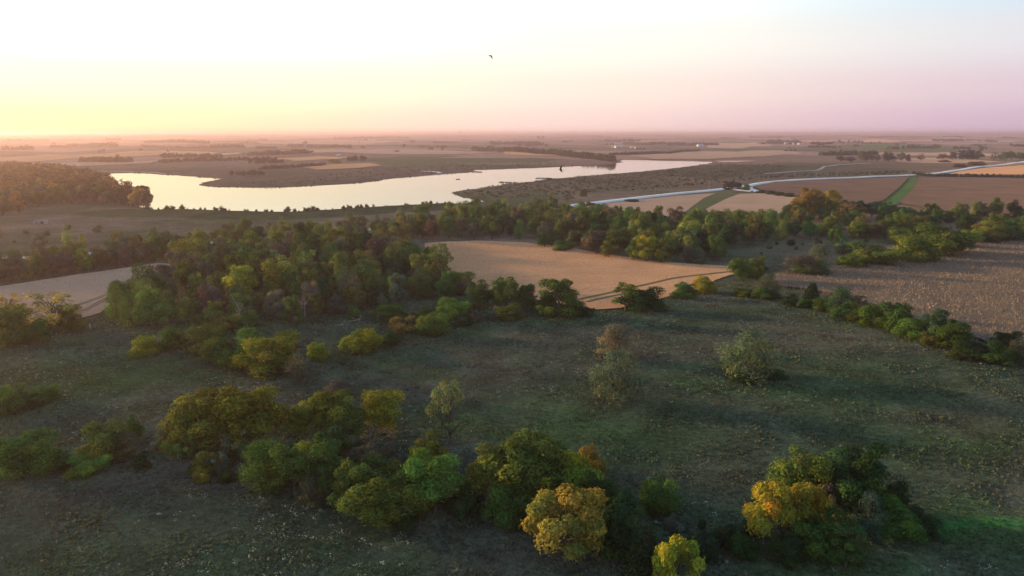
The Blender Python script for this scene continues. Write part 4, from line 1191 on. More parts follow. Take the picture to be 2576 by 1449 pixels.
# the faint treelines on the horizon
r = np.random.default_rng(77)
it = []
for k in range(90):
    u = r.uniform(-150, 2730); v = r.uniform(338.2, 346)
    ln = r.uniform(12, 70)
    it += grove_items(u, v, u + ln, v + r.uniform(-.3, .3), 1, r.uniform(12, 17), 3000 + k, 1.2, 1.0)
merge('horizon_treeline', it, 'faint scattered treelines low along the whole horizon', 'treeline')
# hedgerow trees and lone trees dotted over the far farmland
it = []
for k in range(120):
    u = r.uniform(-120, 2700); v = 346 + 46 * r.random() ** 1.6
    if 1130 < u < 2000 and v > 378 or u < 1130 and v > 386:
        continue
    ln = r.choice([4, 8, 15, 40]) * r.uniform(.6, 1.5)
    it += grove_items(u, v, u + ln, v + r.uniform(-1.5, 1.5), 1 + int(r.random() < .25), r.uniform(6, 12), 4000 + k, 1.1, .9)
merge('farmland_trees', it, 'dark hedgerows and tree dots scattered over the far farmland', 'treeline')
# shoreline scrub on the right bank
it = scatter_items([(1150, 488), (1262, 468), (1372, 455), (1500, 444), (1640, 433), (1790, 413), (1960, 414), (2000, 425), (1900, 440), (1780, 452), (1600, 470), (1450, 490), (1300, 498), (1200, 498)], 9.5, (.6, 2.0), (1.3, 2.8), [(.075, .080, .042), (.095, .078, .052), (.062, .074, .036)], 60, LOD['shrub'])
it += scatter_items([(1600, 480), (1780, 462), (1990, 446), (2280, 436), (2280, 430), (1990, 438), (1780, 452), (1560, 474)], 9, (1, 2.6), (1.2, 2.4), [(.062, .066, .036), (.055, .055, .042), (.052, .062, .030)], 61, LOD['shrub'])
it += scatter_items([(560, 465), (760, 464), (1000, 443), (1200, 426), (1400, 416), (1400, 408), (1150, 412), (900, 430), (700, 450)], 17, (.7, 2.0), (1.3, 2.6), [(.072, .068, .045), (.085, .070, .05), (.06, .065, .04)], 62, LOD['shrub'])
merge('shoreline_scrub', it, 'low scrub covering the slopes round the lake', 'scrub')
# bushes standing on the dam crest, one by one against the water
r = np.random.default_rng(91)
DAMC = DAM[1:]
for k in range(84):
    s = r.uniform(0, len(DAMC) - 1.001); i = int(s)
    p = DAMC[i] + (DAMC[i + 1] - DAMC[i]) * (s - i)
    h = r.uniform(1.3, 3.6) * (.75 if k % 3 else 1.2)
    plant('shrub' if k % 4 else 'feather', p[0], p[1], float(ground_z(*p)[0]) - .1, h, h * r.uniform(.8, 1.3), ['DB', 'BR', 'OG', 'DG'][k % 4], f"{['dark brown', 'grey-brown', 'olive', 'dark green'][k % 4]} bush on the dam crest against the water", 'bushes along the dam crest')
# row of separate trees by the far bright strip, and single far trees
ROW = 'separate trees beside the bright far strip'
for u, vt, vb, w, c, k, lab in [(2179, 380, 407, 38, 'BR', 'oak', 'grey-brown round tree at the near end of the bright strip'), (2236, 383, 407, 36, 'BR', 'oak', 'broad brown tree over the end of the bright strip'), (2206, 388, 406, 20, 'GR', 'oak', 'small pale tree between two brown round ones'),
                           (2268, 384, 405, 26, 'BR', 'oak', 'brown tree behind the end of the bright strip'), (2284, 388, 407, 12, 'DB', 'tall', 'thin dark leaning tree on the bright strip'), (2316, 386, 405, 20, 'OG', 'airy', 'open olive tree alone on the bright strip'),
                           (2115, 391, 407, 26, 'BR', 'oak', 'hazy brown tree at the head of the row'), (2140, 394, 408, 24, 'BR', 'oak', 'low hazy brown tree near the head of the row'),
                           (2396, 381, 403, 20, 'BR', 'tall', 'upright brown tree in the broken row'), (2422, 378, 404, 24, 'DG', 'oak', 'dark tree in the broken row'), (2441, 377, 403, 22, 'DB', 'tall', 'tall dark brown tree in the broken row'), (2459, 377, 403, 24, 'OG', 'oak', 'olive tree past the tall dark brown one'),
                           (2500, 382, 404, 20, 'GR', 'airy', 'pale thin tree in the broken row'), (2530, 380, 405, 34, 'G', 'oak', 'green tree near the end of the broken row'), (2566, 383, 404, 30, 'G', 'oak', 'green tree at the picture edge of the broken row'),
                           (2370, 386, 402, 24, 'BR', 'oak', 'brown tree opening the broken row'),
                           (2375, 402, 409, 30, 'DB', 'shrub', 'dark low bush under the broken row'), (2415, 412, 421, 34, 'DB', 'shrub', 'reddish-brown bush above the gravel road'), (2455, 405, 417, 34, 'DB', 'shrub', 'larger reddish-brown bush above the gravel road')]:
    P(k, u, vt, vb, w, c, lab, ROW)
SNG = 'single trees about the lake and road'
for k, u, vt, vb, w, c, lab in [('oak', 1842, 456, 476, 44, 'DB', 'dark round tree standing at the road junction'), ('shrub', 1826, 470, 477, 20, 'DG', 'small dark bush beside the junction tree'),
                           ('tall', 1877, 463, 480, 20, 'TG', 'small blue-green tree inside the road junction'), ('shrub', 1915, 477, 487, 26, 'DG', 'first dark bush on the bank below the junction'), ('shrub', 1940, 479, 490, 26, 'DG', 'second dark bush on the bank below the junction'),
                           ('shrub', 1962, 482, 493, 26, 'DG', 'third dark bush on the bank below the junction'), ('shrub', 1985, 484, 496, 24, 'DG', 'last dark bush on the bank below the junction'),
                           ('tall', 1465, 476, 497, 12, 'OG', 'thin upright tree on the flat beside the lake'), ('tall', 1472, 475, 496, 10, 'BR', 'second thin tree of the upright pair by the lake'), ('airy', 1429, 490, 508, 28, 'BR', 'grey bare-twigged small tree on the flat'),
                           ('airy', 1385, 483, 510, 16, 'YG', 'slight yellow tree on the flat by the lake'), ('shrub', 1590, 500, 508, 40, 'DG', 'dark bush on the verge of the gravel road'), ('shrub', 1484, 507, 517, 26, 'DG', 'dark bush at the lower end of the visible road'),
                           ('oak', 1366, 503, 524, 28, 'DB', 'dark russet tree where the road dips out of sight'), ('oak', 1385, 510, 530, 36, 'O', 'orange-brown round tree where the road dips out of sight'), ('oak', 1420, 512, 532, 40, 'DG', 'dark green tree closing off the visible road'),
                           ('oak', 843, 400, 412, 30, 'OG', 'single olive bush-like tree on the tan knoll'), ('oak', 1060, 365, 371, 12, 'DB', 'small round far tree on the tan plain'), ('oak', 1017, 362, 371, 8, 'DB', 'slim far tree on the tan plain'), ('oak', 913, 367, 373, 10, 'DB', 'small far tree beyond the dark windbreak'),
                           ('oak', 1920, 358, 364, 11, 'DB', 'single round tree beside the dense farm grove'), ('oak', 655, 367, 373, 22, 'DB', 'round far tree above the lake slope'), ('tall', 1355, 342, 350, 7, 'DB', 'narrow far tree of a pair below the horizon'), ('tall', 1366, 342, 350, 8, 'DB', 'wider far tree of a pair below the horizon'),
                           ('shrub', 1382, 447, 453, 14, 'DB', 'round brown bush on the stony jetty')]:
    P(k, u, vt, vb, w, c, lab, SNG)
# the clipped dark hedge beside the far road
it = []
for (a, b) in ((on_ground(2300, 440)[:2], on_ground(2335, 444)[:2]), (on_ground(2338, 444)[:2], on_ground(2480, 446)[:2]), (on_ground(2480, 446)[:2], on_ground(2680, 449)[:2])):
    a = np.array(a); b = np.array(b); n = int(np.linalg.norm(b - a) / 3.0)
    for i in range(n):
        p = a + (b - a) * i / n + r.normal(0, 1.0, 2)
        h = r.uniform(3.6, 6.2)
        it.append((LOD['shrub'][i % 3], p[0], p[1], float(ground_z(*p)[0]) - .2, h, h * 1.2, np.array((.036, .050, .026)) * r.uniform(.8, 1.2)))
hd = empty('hedge', (float(on_ground(2440, 445)[0]), float(on_ground(2440, 445)[1]), 0))
tag(hd, 'long dark green hedge between the far road and the corn', 'hedge')
o = merge('foliage', it, None, None, kind='stuff')
o.location = -hd.location
o.parent = hd

# trees that would share a label: few alike ones are told apart by their order
ORD = ['first', 'second', 'third', 'fourth', 'fifth', 'sixth', 'seventh', 'eighth', 'ninth']
alike = {}
for o in C.objects:
    if o.parent is None and o.get('label') and o.get('category'):
        alike.setdefault(o['label'], []).append(o)
for lab, obs in alike.items():
    if 2 <= len(obs) <= 9:
        obs.sort(key=lambda o: o.location.x / max(o.location.y, 1))
        for i, o in enumerate(obs):
            if len(obs) == 2:
                o['label'] = ('left-hand ' if i == 0 else 'right-hand ') + lab
            else:
                o['label'] = ('leftmost ' if i == 0 else 'rightmost ' if i == len(obs) - 1 else ORD[i] + ' from left, ') + lab

# ------------------------------------------------------------------ rough grass, weeds and crops: uncountable growth
def growth_material(name, trans=.25):
    m, t, out = material(name)
    at = N(t, 'ShaderNodeAttribute', attribute_name='tint')
    d = N(t, 'ShaderNodeBsdfDiffuse'); tr = N(t, 'ShaderNodeBsdfTranslucent')
    L(t, at.outputs['Color'], d.inputs['Color']); L(t, at.outputs['Color'], tr.inputs['Color'])
    mx = N(t, 'ShaderNodeMixShader'); mx.inputs[0].default_value = trans
    L(t, d.outputs[0], mx.inputs[1]); L(t, tr.outputs[0], mx.inputs[2])
    L(t, mx.outputs[0], out.inputs['Surface'])
    return m
M_GROWTH = growth_material('dry_growth')
FIELD_POLYS = [px_poly(TAN_PX), px_poly(LEFT_PX), CORN]
def tufts(name, XY, hgt, wid, cols, blades, label, cat, seed, lean=.45, zoff=0.0):
    r = np.random.default_rng(seed)
    n = len(XY)
    Z = ground_z(XY[:, 0], XY[:, 1]) + zoff
    Vs, Cs = [], []
    for b in range(blades):
        a = r.uniform(0, 6.283, n); dx, dy = np.cos(a), np.sin(a)
        ox = r.normal(0, .5, n) * wid; oy = r.normal(0, .5, n) * wid
        le = r.uniform(.1, 1, n) * lean * hgt; la = r.uniform(0, 6.283, n)
        h = hgt * r.uniform(.6, 1.15, n)
        w = wid * r.uniform(.35, .7, n)
        bx, by = XY[:, 0] + ox, XY[:, 1] + oy
        p0 = np.stack([bx - dx * w * .4, by - dy * w * .4, Z - .05], 1)
        p1 = np.stack([bx + dx * w * .4, by + dy * w * .4, Z - .05], 1)
        p2 = np.stack([bx + dx * w * .6 + np.cos(la) * le, by + dy * w * .6 + np.sin(la) * le, Z + h * .85], 1)
        p3 = np.stack([bx - dx * w * .3 + np.cos(la) * le * 1.2, by - dy * w * .3 + np.sin(la) * le * 1.2, Z + h], 1)
        Vs.append(np.stack([p0, p1, p2, p3], 1).reshape(-1, 3))
        Cs.append(cols * r.uniform(.75, 1.25, n)[:, None])
    V = np.concatenate(Vs); F = np.arange(len(V)).reshape(-1, 4)
    me = fast_mesh(name, V, F, M_GROWTH, 4, np.concatenate(Cs))
    o = link(name, me, kind='stuff')
    tag(o, label, cat)
    return o
def fan(n, d0, d1, power, seed, spread=.86):
    """ground spots in front of the drone, thinning out with distance"""
    r = np.random.default_rng(seed)
    d = (d0 ** power + r.random(n) * (d1 ** power - d0 ** power)) ** (1 / power)
    x = r.uniform(-spread, spread, n) * d
    return np.stack([x, d], 1)
XY = fan(170000, 62, 330, .85, 70)
for poly in FIELD_POLYS:
    XY = XY[~inside(XY, poly)]
d = np.linalg.norm(XY, axis=1)
r = np.random.default_rng(71)
mt = meadow_tint(XY[:, 0], XY[:, 1]) * 1.12
straw = r.random(len(XY)) < .05
mt[straw] = np.array((.125, .105, .075)) * r.uniform(.6, 1.3, straw.sum())[:, None]
clumpy = vnoise(XY[:, 0], XY[:, 1], 5, 33)
hg = r.uniform(.07, .21, len(XY)) * (.5 + 1.2 * clumpy) * (1 + d / 420)
tufts('meadow_grass', XY, hg, hg * 2.4, mt, 2, 'rough brown and green grass covering the whole meadow', 'grass', 72, 1.4)
# pale dry weed heads scattered in drifts
XY = fan(30000, 62, 300, 1.0, 73)
for poly in FIELD_POLYS:
    XY = XY[~inside(XY, poly)]
drift = vnoise(XY[:, 0], XY[:, 1], 28, 41) * .6 + vnoise(XY[:, 0], XY[:, 1], 9, 42) * .4
XY = XY[(drift > .56) & (r.random(len(XY)) < .26 * np.clip((drift - .5) * 6, .1, 1))]
n = len(XY); k = 7
r = np.random.default_rng(74)
cen = np.repeat(XY, k, 0) + r.normal(0, .28, (n * k, 2)) * np.repeat(r.uniform(.5, 1.5, n), k)[:, None]
Pw = np.column_stack([cen, ground_z(cen[:, 0], cen[:, 1]) + r.uniform(.45, .85, n * k)])
Nw = r.normal(0, .45, (n * k, 3)) + np.array([0, 0, 1.0]); Nw /= np.linalg.norm(Nw, axis=1)[:, None]
V, F = leaf_cards(Pw, Nw, .10, r, 1.5)
cw = np.array((.22, .255, .215)) * np.repeat(r.uniform(.45, 1.35, n), k)[:, None]
o = link('pale_weeds', fast_mesh('pale_weeds', V, F, M_GROWTH, 4, cw), kind='stuff')
tag(o, 'pale dry weed heads flecking the meadow in drifts', 'weeds')
# reeds and rank grass fringing the lake
r = np.random.default_rng(88)
sh = []
for i in range(len(LAKE)):
    a, b = LAKE[i], LAKE[(i + 1) % len(LAKE)]
    k_ = max(1, int(np.linalg.norm(b - a) / 2.2))
    nrm_ = np.array([b[1] - a[1], a[0] - b[0]]) / (np.linalg.norm(b - a) + 1e-6)
    for j in range(k_):
        sh.append(a + (b - a) * (j + r.random()) / k_ + nrm_ * r.uniform(-.8, 5.5))
XY = np.array(sh)
cl = vnoise(XY[:, 0], XY[:, 1], 25, 61)
XY = XY[cl > .3]; cl = cl[cl > .3]
tufts('shore_reeds', XY, .5 + 1.7 * (cl - .3) * r.uniform(.5, 1.5, len(XY)), np.full(len(XY), 1.5), np.array((.062, .055, .036)) * r.uniform(.6, 1.4, (len(XY), 1)), 2, 'brown reeds fringing the lake shore', 'reeds', 89, .4, .15)
# standing corn, in rows
def crop_rows(poly, row, gap, ang, seed, keep=1.0):
    r = np.random.default_rng(seed)
    c, s = math.cos(ang), math.sin(ang)
    q = poly @ np.array([[c, -s], [s, c]])
    x0, y0 = q.min(0); x1, y1 = q.max(0)
    X, Y = np.meshgrid(np.arange(x0, x1, gap), np.arange(y0, y1, row))
    p = np.stack([X.ravel() + r.normal(0, gap * .35, X.size), Y.ravel() + r.normal(0, .10, X.size)], 1)
    if keep < 1:
        p = p[r.random(len(p)) < keep]
    p = p @ np.array([[c, s], [-s, c]])
    p = p[inside(p, poly)]
    return p[np.abs(p[:, 0]) < .9 * p[:, 1]]
XY = crop_rows(CORN, 1.5, 1.25, .22, 75)
r = np.random.default_rng(76)
if len(XY) > 75000:
    XY = XY[r.permutation(len(XY))[:75000]]
cc = lerp((.15, .112, .085), (.27, .19, .138), vnoise(XY[:, 0], XY[:, 1], 22, 51) * .5 + r.random(len(XY)) * .5)
tufts('standing_corn', XY, r.uniform(1.25, 1.75, len(XY)), np.full(len(XY), .6), cc, 3, 'dry brown standing corn in close rows', 'corn', 77, .3)
XY = np.concatenate([crop_rows(FIELD_POLYS[0], 1.3, 1.3, -.35, 78, .8), crop_rows(FIELD_POLYS[1], 1.6, 1.6, .5, 79, .6)])
if len(XY) > 45000:
    XY = XY[r.permutation(len(XY))[:45000]]
cc = lerp((.30, .175, .10), (.52, .30, .175), r.random(len(XY)))
tufts('bean_stubble', XY, r.uniform(.15, .32, len(XY)), np.full(len(XY), .5), cc, 2, 'short dry tan crop standing over the bean fields', 'crop', 80, .5, .3)

# ------------------------------------------------------------------ dead wood
def branch(segs, p, d, ln, rad, depth, r):
    q = p
    n = 3
    for i in range(n):
        e = q + d * ln / n
        segs.append((q, rad * (1 - .22 * i), e, rad * (1 - .22 * (i + 1))))
        q = e
        d = d + r.normal(0, .12, 3); d /= np.linalg.norm(d)
    if depth:
        for k in range(3):
            dd = d * .8 + r.normal(0, .55, 3) + np.array([0, 0, .15]); dd /= np.linalg.norm(dd)
            branch(segs, q - (q - p) * r.uniform(0, .5), dd, ln * r.uniform(.5, .75), rad * .42, depth - 1, r)
def snag(u, vt, vb, label, seed, stems, mat):
    x, y, z, h, w = size_at(u, vb, vt, 20)
    r = np.random.default_rng(seed)
    t = tag(empty('dead_tree', (x, y, z)), label, 'dead tree', 'bare dead trees')
    for s in range(stems):
        segs, twigs = [], []
        d0 = np.array([r.normal(0, .14), r.normal(0, .1), 1.0]); d0 /= np.linalg.norm(d0)
        branch(segs, np.array([s * .45 - .2 * stems, 0, -.2]), d0, h * .62, .17, 2, r)
        V, F = tubes(segs[:3]); link('trunk', fast_mesh('trunk', V, F, mat, 4, smooth=True), t)
        V, F = tubes(segs[3:]); link('branches', fast_mesh('branches', V, F, mat, 4, smooth=True), t)
snag(607, 742, 826, 'bleached bare dead tree with twin trunks at the wood edge', 1, 2, M_PALEBARK)
snag(766, 726, 800, 'pale bare dead trunks inside the wood', 2, 3, M_PALEBARK)
snag(960, 778, 806, 'small bare dead tree near the fallen branches', 3, 2, M_GREYBARK)
snag(930, 1060, 1110, 'bare grey dead tree behind the half-bare greyish tree', 4, 2, M_GREYBARK)
def fallen(u, v, ln, ang, label, seed):
    x, y, z = on_ground(u, v)
    r = np.random.default_rng(seed)
    segs = []
    branch(segs, np.zeros(3), np.array([math.cos(ang), math.sin(ang), .12]), ln, .16, 2, r)
    V, F = tubes(segs)
    V[:, 2] = np.abs(V[:, 2]) + .05
    o = link('fallen_branch', fast_mesh('fallen_branch', V, F, M_PALEBARK, 4, smooth=True))
    o.location = (x, y, z + .3)
    tag(o, label, 'branch', 'fallen dead branches')
fallen(842, 822, 3, .2, 'pale fallen dead branch lying nearest the yellow-olive dome', 5)
fallen(875, 812, 4, .5, 'long pale fallen dead branch reaching over the grass', 6)
fallen(893, 806, 3.2, 2.2, 'forked pale fallen dead branch at the wood edge', 7)

# ------------------------------------------------------------------ made things
def box(bm, x0, x1, y0, y1, z0, z1):
    v = [bm.verts.new(p) for p in ((x0, y0, z0), (x1, y0, z0), (x1, y1, z0), (x0, y1, z0), (x0, y0, z1), (x1, y0, z1), (x1, y1, z1), (x0, y1, z1))]
    for f in ((0, 3, 2, 1), (4, 5, 6, 7), (0, 1, 5, 4), (1, 2, 6, 5), (2, 3, 7, 6), (3, 0, 4, 7)):
        bm.faces.new([v[i] for i in f])
def bobj(name, bm, mat, parent=None, kind=None, smooth=False):
    me = bpy.data.meshes.new(name)
    bmesh.ops.recalc_face_normals(bm, faces=bm.faces)
    bm.to_mesh(me); bm.free()
    me.materials.append(mat)
    if smooth:
        me.polygons.foreach_set('use_smooth', [True] * len(me.polygons))
    return link(name, me, parent, kind)
def lathe(prof, n=16):
    bm = bmesh.new()
    rings = []
    for rr, z in prof:
        rings.append([bm.verts.new((rr * math.cos(2 * math.pi * k / n), rr * math.sin(2 * math.pi * k / n), z)) for k in range(n)])
    for a, b in zip(rings[:-1], rings[1:]):
        for k in range(n):
            bm.faces.new((a[k], a[(k + 1) % n], b[(k + 1) % n], b[k]))
    bm.faces.new(rings[0][::-1]); bm.faces.new(rings[-1])
    return bm
M_WOOD = plain('weathered_pole', (.20, .17, .14), .9, .25, 3)
M_STEEL = plain('grey_steel', (.30, .30, .32), .6, .1, 3)
M_WHITE = plain('white_paint', (.46, .46, .46), .7, .08, 1)
M_ROOFG = plain('grey_roof', (.36, .37, .40), .6, .12, .5)
M_ROOFB = plain('blue_roof', (.13, .33, .42), .6, .12, .5)
M_ROOFW = plain('white_roof', (.46, .47, .50), .6, .08, .5)
M_DARK = plain('dark_opening', (.04, .04, .045), .8)
M_CONC = plain('pale_concrete', (.27, .235, .22), .9, .15, 1.2)
M_STONE = plain('rip_rap_stone', (.17, .15, .14), .95, .35, 2)
M_BIRD = plain('bird_feathers', (.035, .028, .024), .8, .3, 30)
M_LITBIRD = plain('bird_sunlit_feathers', (.22, .09, .03), .8, .3, 30)  # orange of the low sun under the wings put into the feather colour
M_HULL = plain('dull_green_hull', (.055, .07, .06), .5, .2, 3)
M_CLOTH = plain('dark_jacket', (.05, .055, .07), .9, .2, 8)

# roadside poles
def pole(u, vt, vb, label, seed, box_on=False):
    x, y, z, h, w = size_at(u, vb, vt, 4)
    t = tag(empty('utility_pole', (x, y, z - .2)), label, 'pole', 'utility poles along the gravel road')
    V, F = tubes([((0, 0, 0), .26, (0, 0, h), .17)], 8)
    link('shaft', fast_mesh('shaft', V, F, M_WOOD, 4, smooth=True), t)
    bm = bmesh.new(); box(bm, -1.2, 1.2, .12, .24, h - .8, h - .66); arm = bobj('crossarm', bm, M_WOOD, t)
    for sx in (-1.05, 0, 1.05):
        b = lathe([(.05, 0), (.07, .06), (.05, .12), (.07, .18), (.03, .24)], 8)
        i = bobj('insulator', b, M_STEEL, arm); i.location = (sx, .18, h - .66)
    if box_on:
        b = lathe([(.28, 0), (.30, .05), (.30, .85), (.12, .95)], 12)
        i = bobj('transformer', b, M_STEEL, t); i.location = (.42, 0, h - 2.3)
pole(1648, 470, 490, 'lowest utility pole on the visible stretch of gravel road', 1)
pole(1783, 455, 478, 'utility pole before the dark junction tree, with transformer', 2, True)
pole(1910, 444, 463, 'utility pole just past the road junction', 3)
pole(1998, 430, 453, 'first of three utility poles on the level road, with transformer', 4, True)
pole(2054, 427, 450, 'middle of three utility poles on the level road', 5)
pole(2106, 428, 448, 'last of three utility poles on the level road', 6, True)
pole(2288, 430, 442, 'utility pole where the green waterway meets the road', 7)

# tall transmission poles far away
def mast(u, vt, vb, label, lattice=False):
    x, y, z, h, w = size_at(u, vb, vt, 4)
    t = tag(empty('transmission_pole', (x, y, z - .5)), label, 'pylon', 'far transmission poles')
    wd = h * .012 + .25
    V, F = tubes([((0, 0, 0), wd, (0, 0, h), wd * .6)], 8)
    link('shaft', fast_mesh('shaft', V, F, M_WOOD, 4, smooth=True), t)
    for k in (0, 1, 2):
        bm = bmesh.new(); a = h * (.10 - .015 * k); box(bm, -a, a, -wd * .35, wd * .35, h * (.93 - .08 * k), h * (.93 - .08 * k) + wd * .6); bobj('crossarm', bm, M_WOOD, t)
for a in [(2081, 333, 349, 'transmission pole above the dark copse on the lavender plain'), (2226, 334, 350, 'transmission pole before the long dark horizon wood'), (2384, 333, 347, 'transmission pole behind the farm grove with a white roof'),
          (2510, 329, 356, 'tallest mast, standing beside two round clumps'), (1962, 335, 348, 'transmission pole behind the dense farm grove'), (1609, 337, 352, 'transmission pole behind the hazy grove by the grain bins'),
          (1715, 337, 355, 'transmission pole behind the grove of the blue-roofed barn'), (1834, 336, 352, 'transmission pole past the blue-roofed barn'), (1404, 335, 355, 'transmission pole behind the hazy wood'), (1306, 337, 350, 'transmission pole between water tower and paired far trees'),
          (1131, 336, 350, 'transmission pole just before the water tower'), (1048, 337, 346, 'transmission pole beyond the long pale treeline'), (968, 336, 345, 'transmission pole over the middle of the pale treeline'), (892, 335, 346, 'transmission pole at the start of the pale treeline'),
          (2163, 360, 377, 'nearer paired pole on the middle plain'), (2158, 360, 377, 'twin of the nearer paired pole'), (1401, 353, 370, 'squat nearer pylon before the hazy wood')]:
    mast(*a)

# the water tower
x, y, z, h, w = size_at(1158, 344, 330, 8)
wt = tag(empty('water_tower', (x, y, z)), 'bulb-topped water tower breaking the far horizon', 'water tower')
bobj('pedestal', lathe([(h * .10, 0), (h * .055, h * .08), (h * .045, h * .62), (h * .08, h * .70)], 20), M_STEEL, wt, smooth=True)
bobj('tank', lathe([(h * .08, h * .66), (h * .20, h * .74), (h * .235, h * .84), (h * .20, h * .94), (h * .09, h * .995), (.1, h)], 24), M_STEEL, wt, smooth=True)

# farm buildings
def barn(name, u, v, wpx, hgt, roofm, wallm, label, cat='barn', rz=.3):
    x, y, z = on_ground(u, v)
    wd = wpx / FOC * y
    t = tag(empty(name, (x, y, z), rz), label, cat, 'far farm buildings')
    dp = wd * .62; e = hgt * .58
    bm = bmesh.new(); box(bm, -wd / 2, wd / 2, -dp / 2, dp / 2, -.5, e)
    for sx in (-wd / 2, wd / 2):
        a = [bm.verts.new(q) for q in ((sx, -dp / 2, e), (sx, dp / 2, e), (sx, 0, hgt - .1))]
        bm.faces.new(a)
    bobj('wall', bm, wallm, t)
    bm = bmesh.new()
    o = .5
    for s in (-1, 1):
        sl = (hgt - e) / (dp / 2)
        q = [(-wd / 2 - o, s * (dp / 2 + o), e - o * sl + .05), (wd / 2 + o, s * (dp / 2 + o), e - o * sl + .05), (wd / 2 + o, 0, hgt + .05), (-wd / 2 - o, 0, hgt + .05)]
        lo = [bm.verts.new(p) for p in q]; hi = [bm.verts.new((p[0], p[1], p[2] + .2)) for p in q]
        bm.faces.new(lo); bm.faces.new(hi)
        for k in range(4):
            bm.faces.new((lo[k], lo[(k + 1) % 4], hi[(k + 1) % 4], hi[k]))
    bobj('roof', bm, roofm, t)
    bm = bmesh.new(); box(bm, -wd * .12, wd * .12, -dp / 2 - .12, -dp / 2 - .02, -.3, e * .72); bobj('door', bm, M_DARK, t)
    for sx in (-.33, .33):
        bm = bmesh.new(); box(bm, sx * wd - .6, sx * wd + .6, -dp / 2 - .1, -dp / 2 - .02, e * .4, e * .7); bobj('window', bm, M_DARK, t)
barn('barn', 921, 352, 15, 11, M_ROOFW, M_WHITE, 'long white barn beside the pale treeline')
barn('shed', 938, 352, 9, 8, M_ROOFG, M_WHITE, 'smaller white shed next to the long white barn', 'shed')
barn('barn', 1555, 372, 17, 11, M_ROOFG, M_ROOFG, 'grey barn beside a round grain bin')
barn('shed', 1590, 372, 8, 7, M_ROOFW, M_WHITE, 'white shed past the grey barn', 'shed')
barn('shed', 1602, 373, 9, 6, M_ROOFG, M_WHITE, 'low white shed past the first white one', 'shed')
barn('barn', 1761, 368, 15, 10, M_ROOFB, M_WHITE, 'barn with a teal-blue roof between two groves')
barn('farmhouse', 1978, 363, 9, 9, M_ROOFG, M_WHITE, 'white farmhouse under the dense farm grove', 'house')
barn('barn', 1998, 363, 8, 11, M_ROOFG, M_WHITE, 'tall white barn at the dense farm grove')
barn('shed', 2013, 363, 12, 7, M_ROOFW, M_WHITE, 'long low white shed at the edge of the dense farm grove', 'shed')
barn('barn', 2421, 355, 14, 10, M_ROOFW, M_WHITE, 'barn with a bright white roof on the lavender plain')
barn('farmhouse', 2368, 356, 8, 9, M_ROOFG, M_WHITE, 'small pale farmhouse inside the grove by the bright white roof', 'house')
barn('shed', 724, 358, 8, 8, M_ROOFW, M_WHITE, 'white shed alone on the hazy far fields', 'shed')
barn('shed', 852, 393, 8, 5, M_ROOFW, M_WHITE, 'small white shed above the lake slope', 'shed')
x, y, z = on_ground(1541, 372)
gb = tag(empty('grain_bin', (x, y, z)), 'round steel grain bin beside the grey barn', 'grain bin')
bobj('wall', lathe([(4.2, -.3), (4.2, 7.0)], 20), M_STEEL, gb)
bobj('roof', lathe([(4.5, 7.02), (.6, 9.6), (.5, 10)], 20), M_ROOFW, gb)

# concrete spillway block in the brown scrub
x, y, z = on_ground(106, 563)
sw = tag(empty('spillway', (x, y, z), .2), 'pale concrete spillway block in the brown scrub', 'spillway')
bm = bmesh.new(); box(bm, -3.4, 3.4, 0, 1.0, -.5, 2.6); bobj('headwall', bm, M_CONC, sw)
for s in (-1, 1):
    bm = bmesh.new(); box(bm, s * 3.9 - .25, s * 3.9 + .25, -3.5, 1.2, -.5, 1.9); bobj('wing_wall', bm, M_CONC, sw)
bm = bmesh.new(); box(bm, -.9, .9, -.06, -.01, .1, 1.7); bobj('opening', bm, M_DARK, sw)
# white marker post
x, y, z, h, w = size_at(227, 825, 818, 3)
mp_ = tag(empty('marker_post', (x, y, z)), 'short white marker post at the stubble field corner', 'post')
V, F = tubes([((0, 0, -.2), .11, (0, 0, 1.3), .10)], 8); link('post', fast_mesh('post', V, F, M_WHITE, 4), mp_)
bobj('cap', lathe([(.13, 1.3), (.13, 1.38), (.04, 1.44)], 8), M_CONC, mp_)

# stone jetties
def jetty(pts, label, seed, wd=3.5):
    r = np.random.default_rng(seed)
    P2 = [np.array(on_plane(u, v, LAKE_Z)) for u, v in pts]
    t = tag(empty('stone_jetty', (P2[0][0], P2[0][1], LAKE_Z)), label, 'jetty', 'stone jetties')
    Q = smooth_line(P2, 2.0)
    bm = bmesh.new()
    ico = bmesh.new(); bmesh.ops.create_icosphere(ico, subdivisions=1, radius=1)
    iv = np.array([v.co[:] for v in ico.verts]); fi = [[v.index for v in f.verts] for f in ico.faces]; ico.free()
    stone = bpy.data.meshes.new('stone')
    stone.from_pydata([tuple(q) for q in iv * (1 + r.normal(0, .14, (len(iv), 1)))], [], fi)
    stone.materials.append(M_STONE)
    for q in Q:
        for k in range(3):
            o = link('stone', stone, t)
            p = q + r.normal(0, wd * .32, 2) - P2[0]
            o.location = (p[0], p[1], r.uniform(0, .5)); s = r.uniform(.6, 1.3)
            o.scale = (s * 1.3, s, s * .8); o.rotation_euler = (0, 0, r.uniform(0, 6.28))
jetty([(1258, 458.6), (1275, 459.2), (1297, 459.4)], 'low dark stone jetty jutting into the lake', 1)
jetty([(1350, 448.8), (1366, 448.4), (1392, 449.2)], 'second dark stone jetty beside a round brown bush', 2)
jetty([(1190, 431.5), (1202, 432.8), (1212, 433.2)], 'small stone spit at the far lake bay', 3)
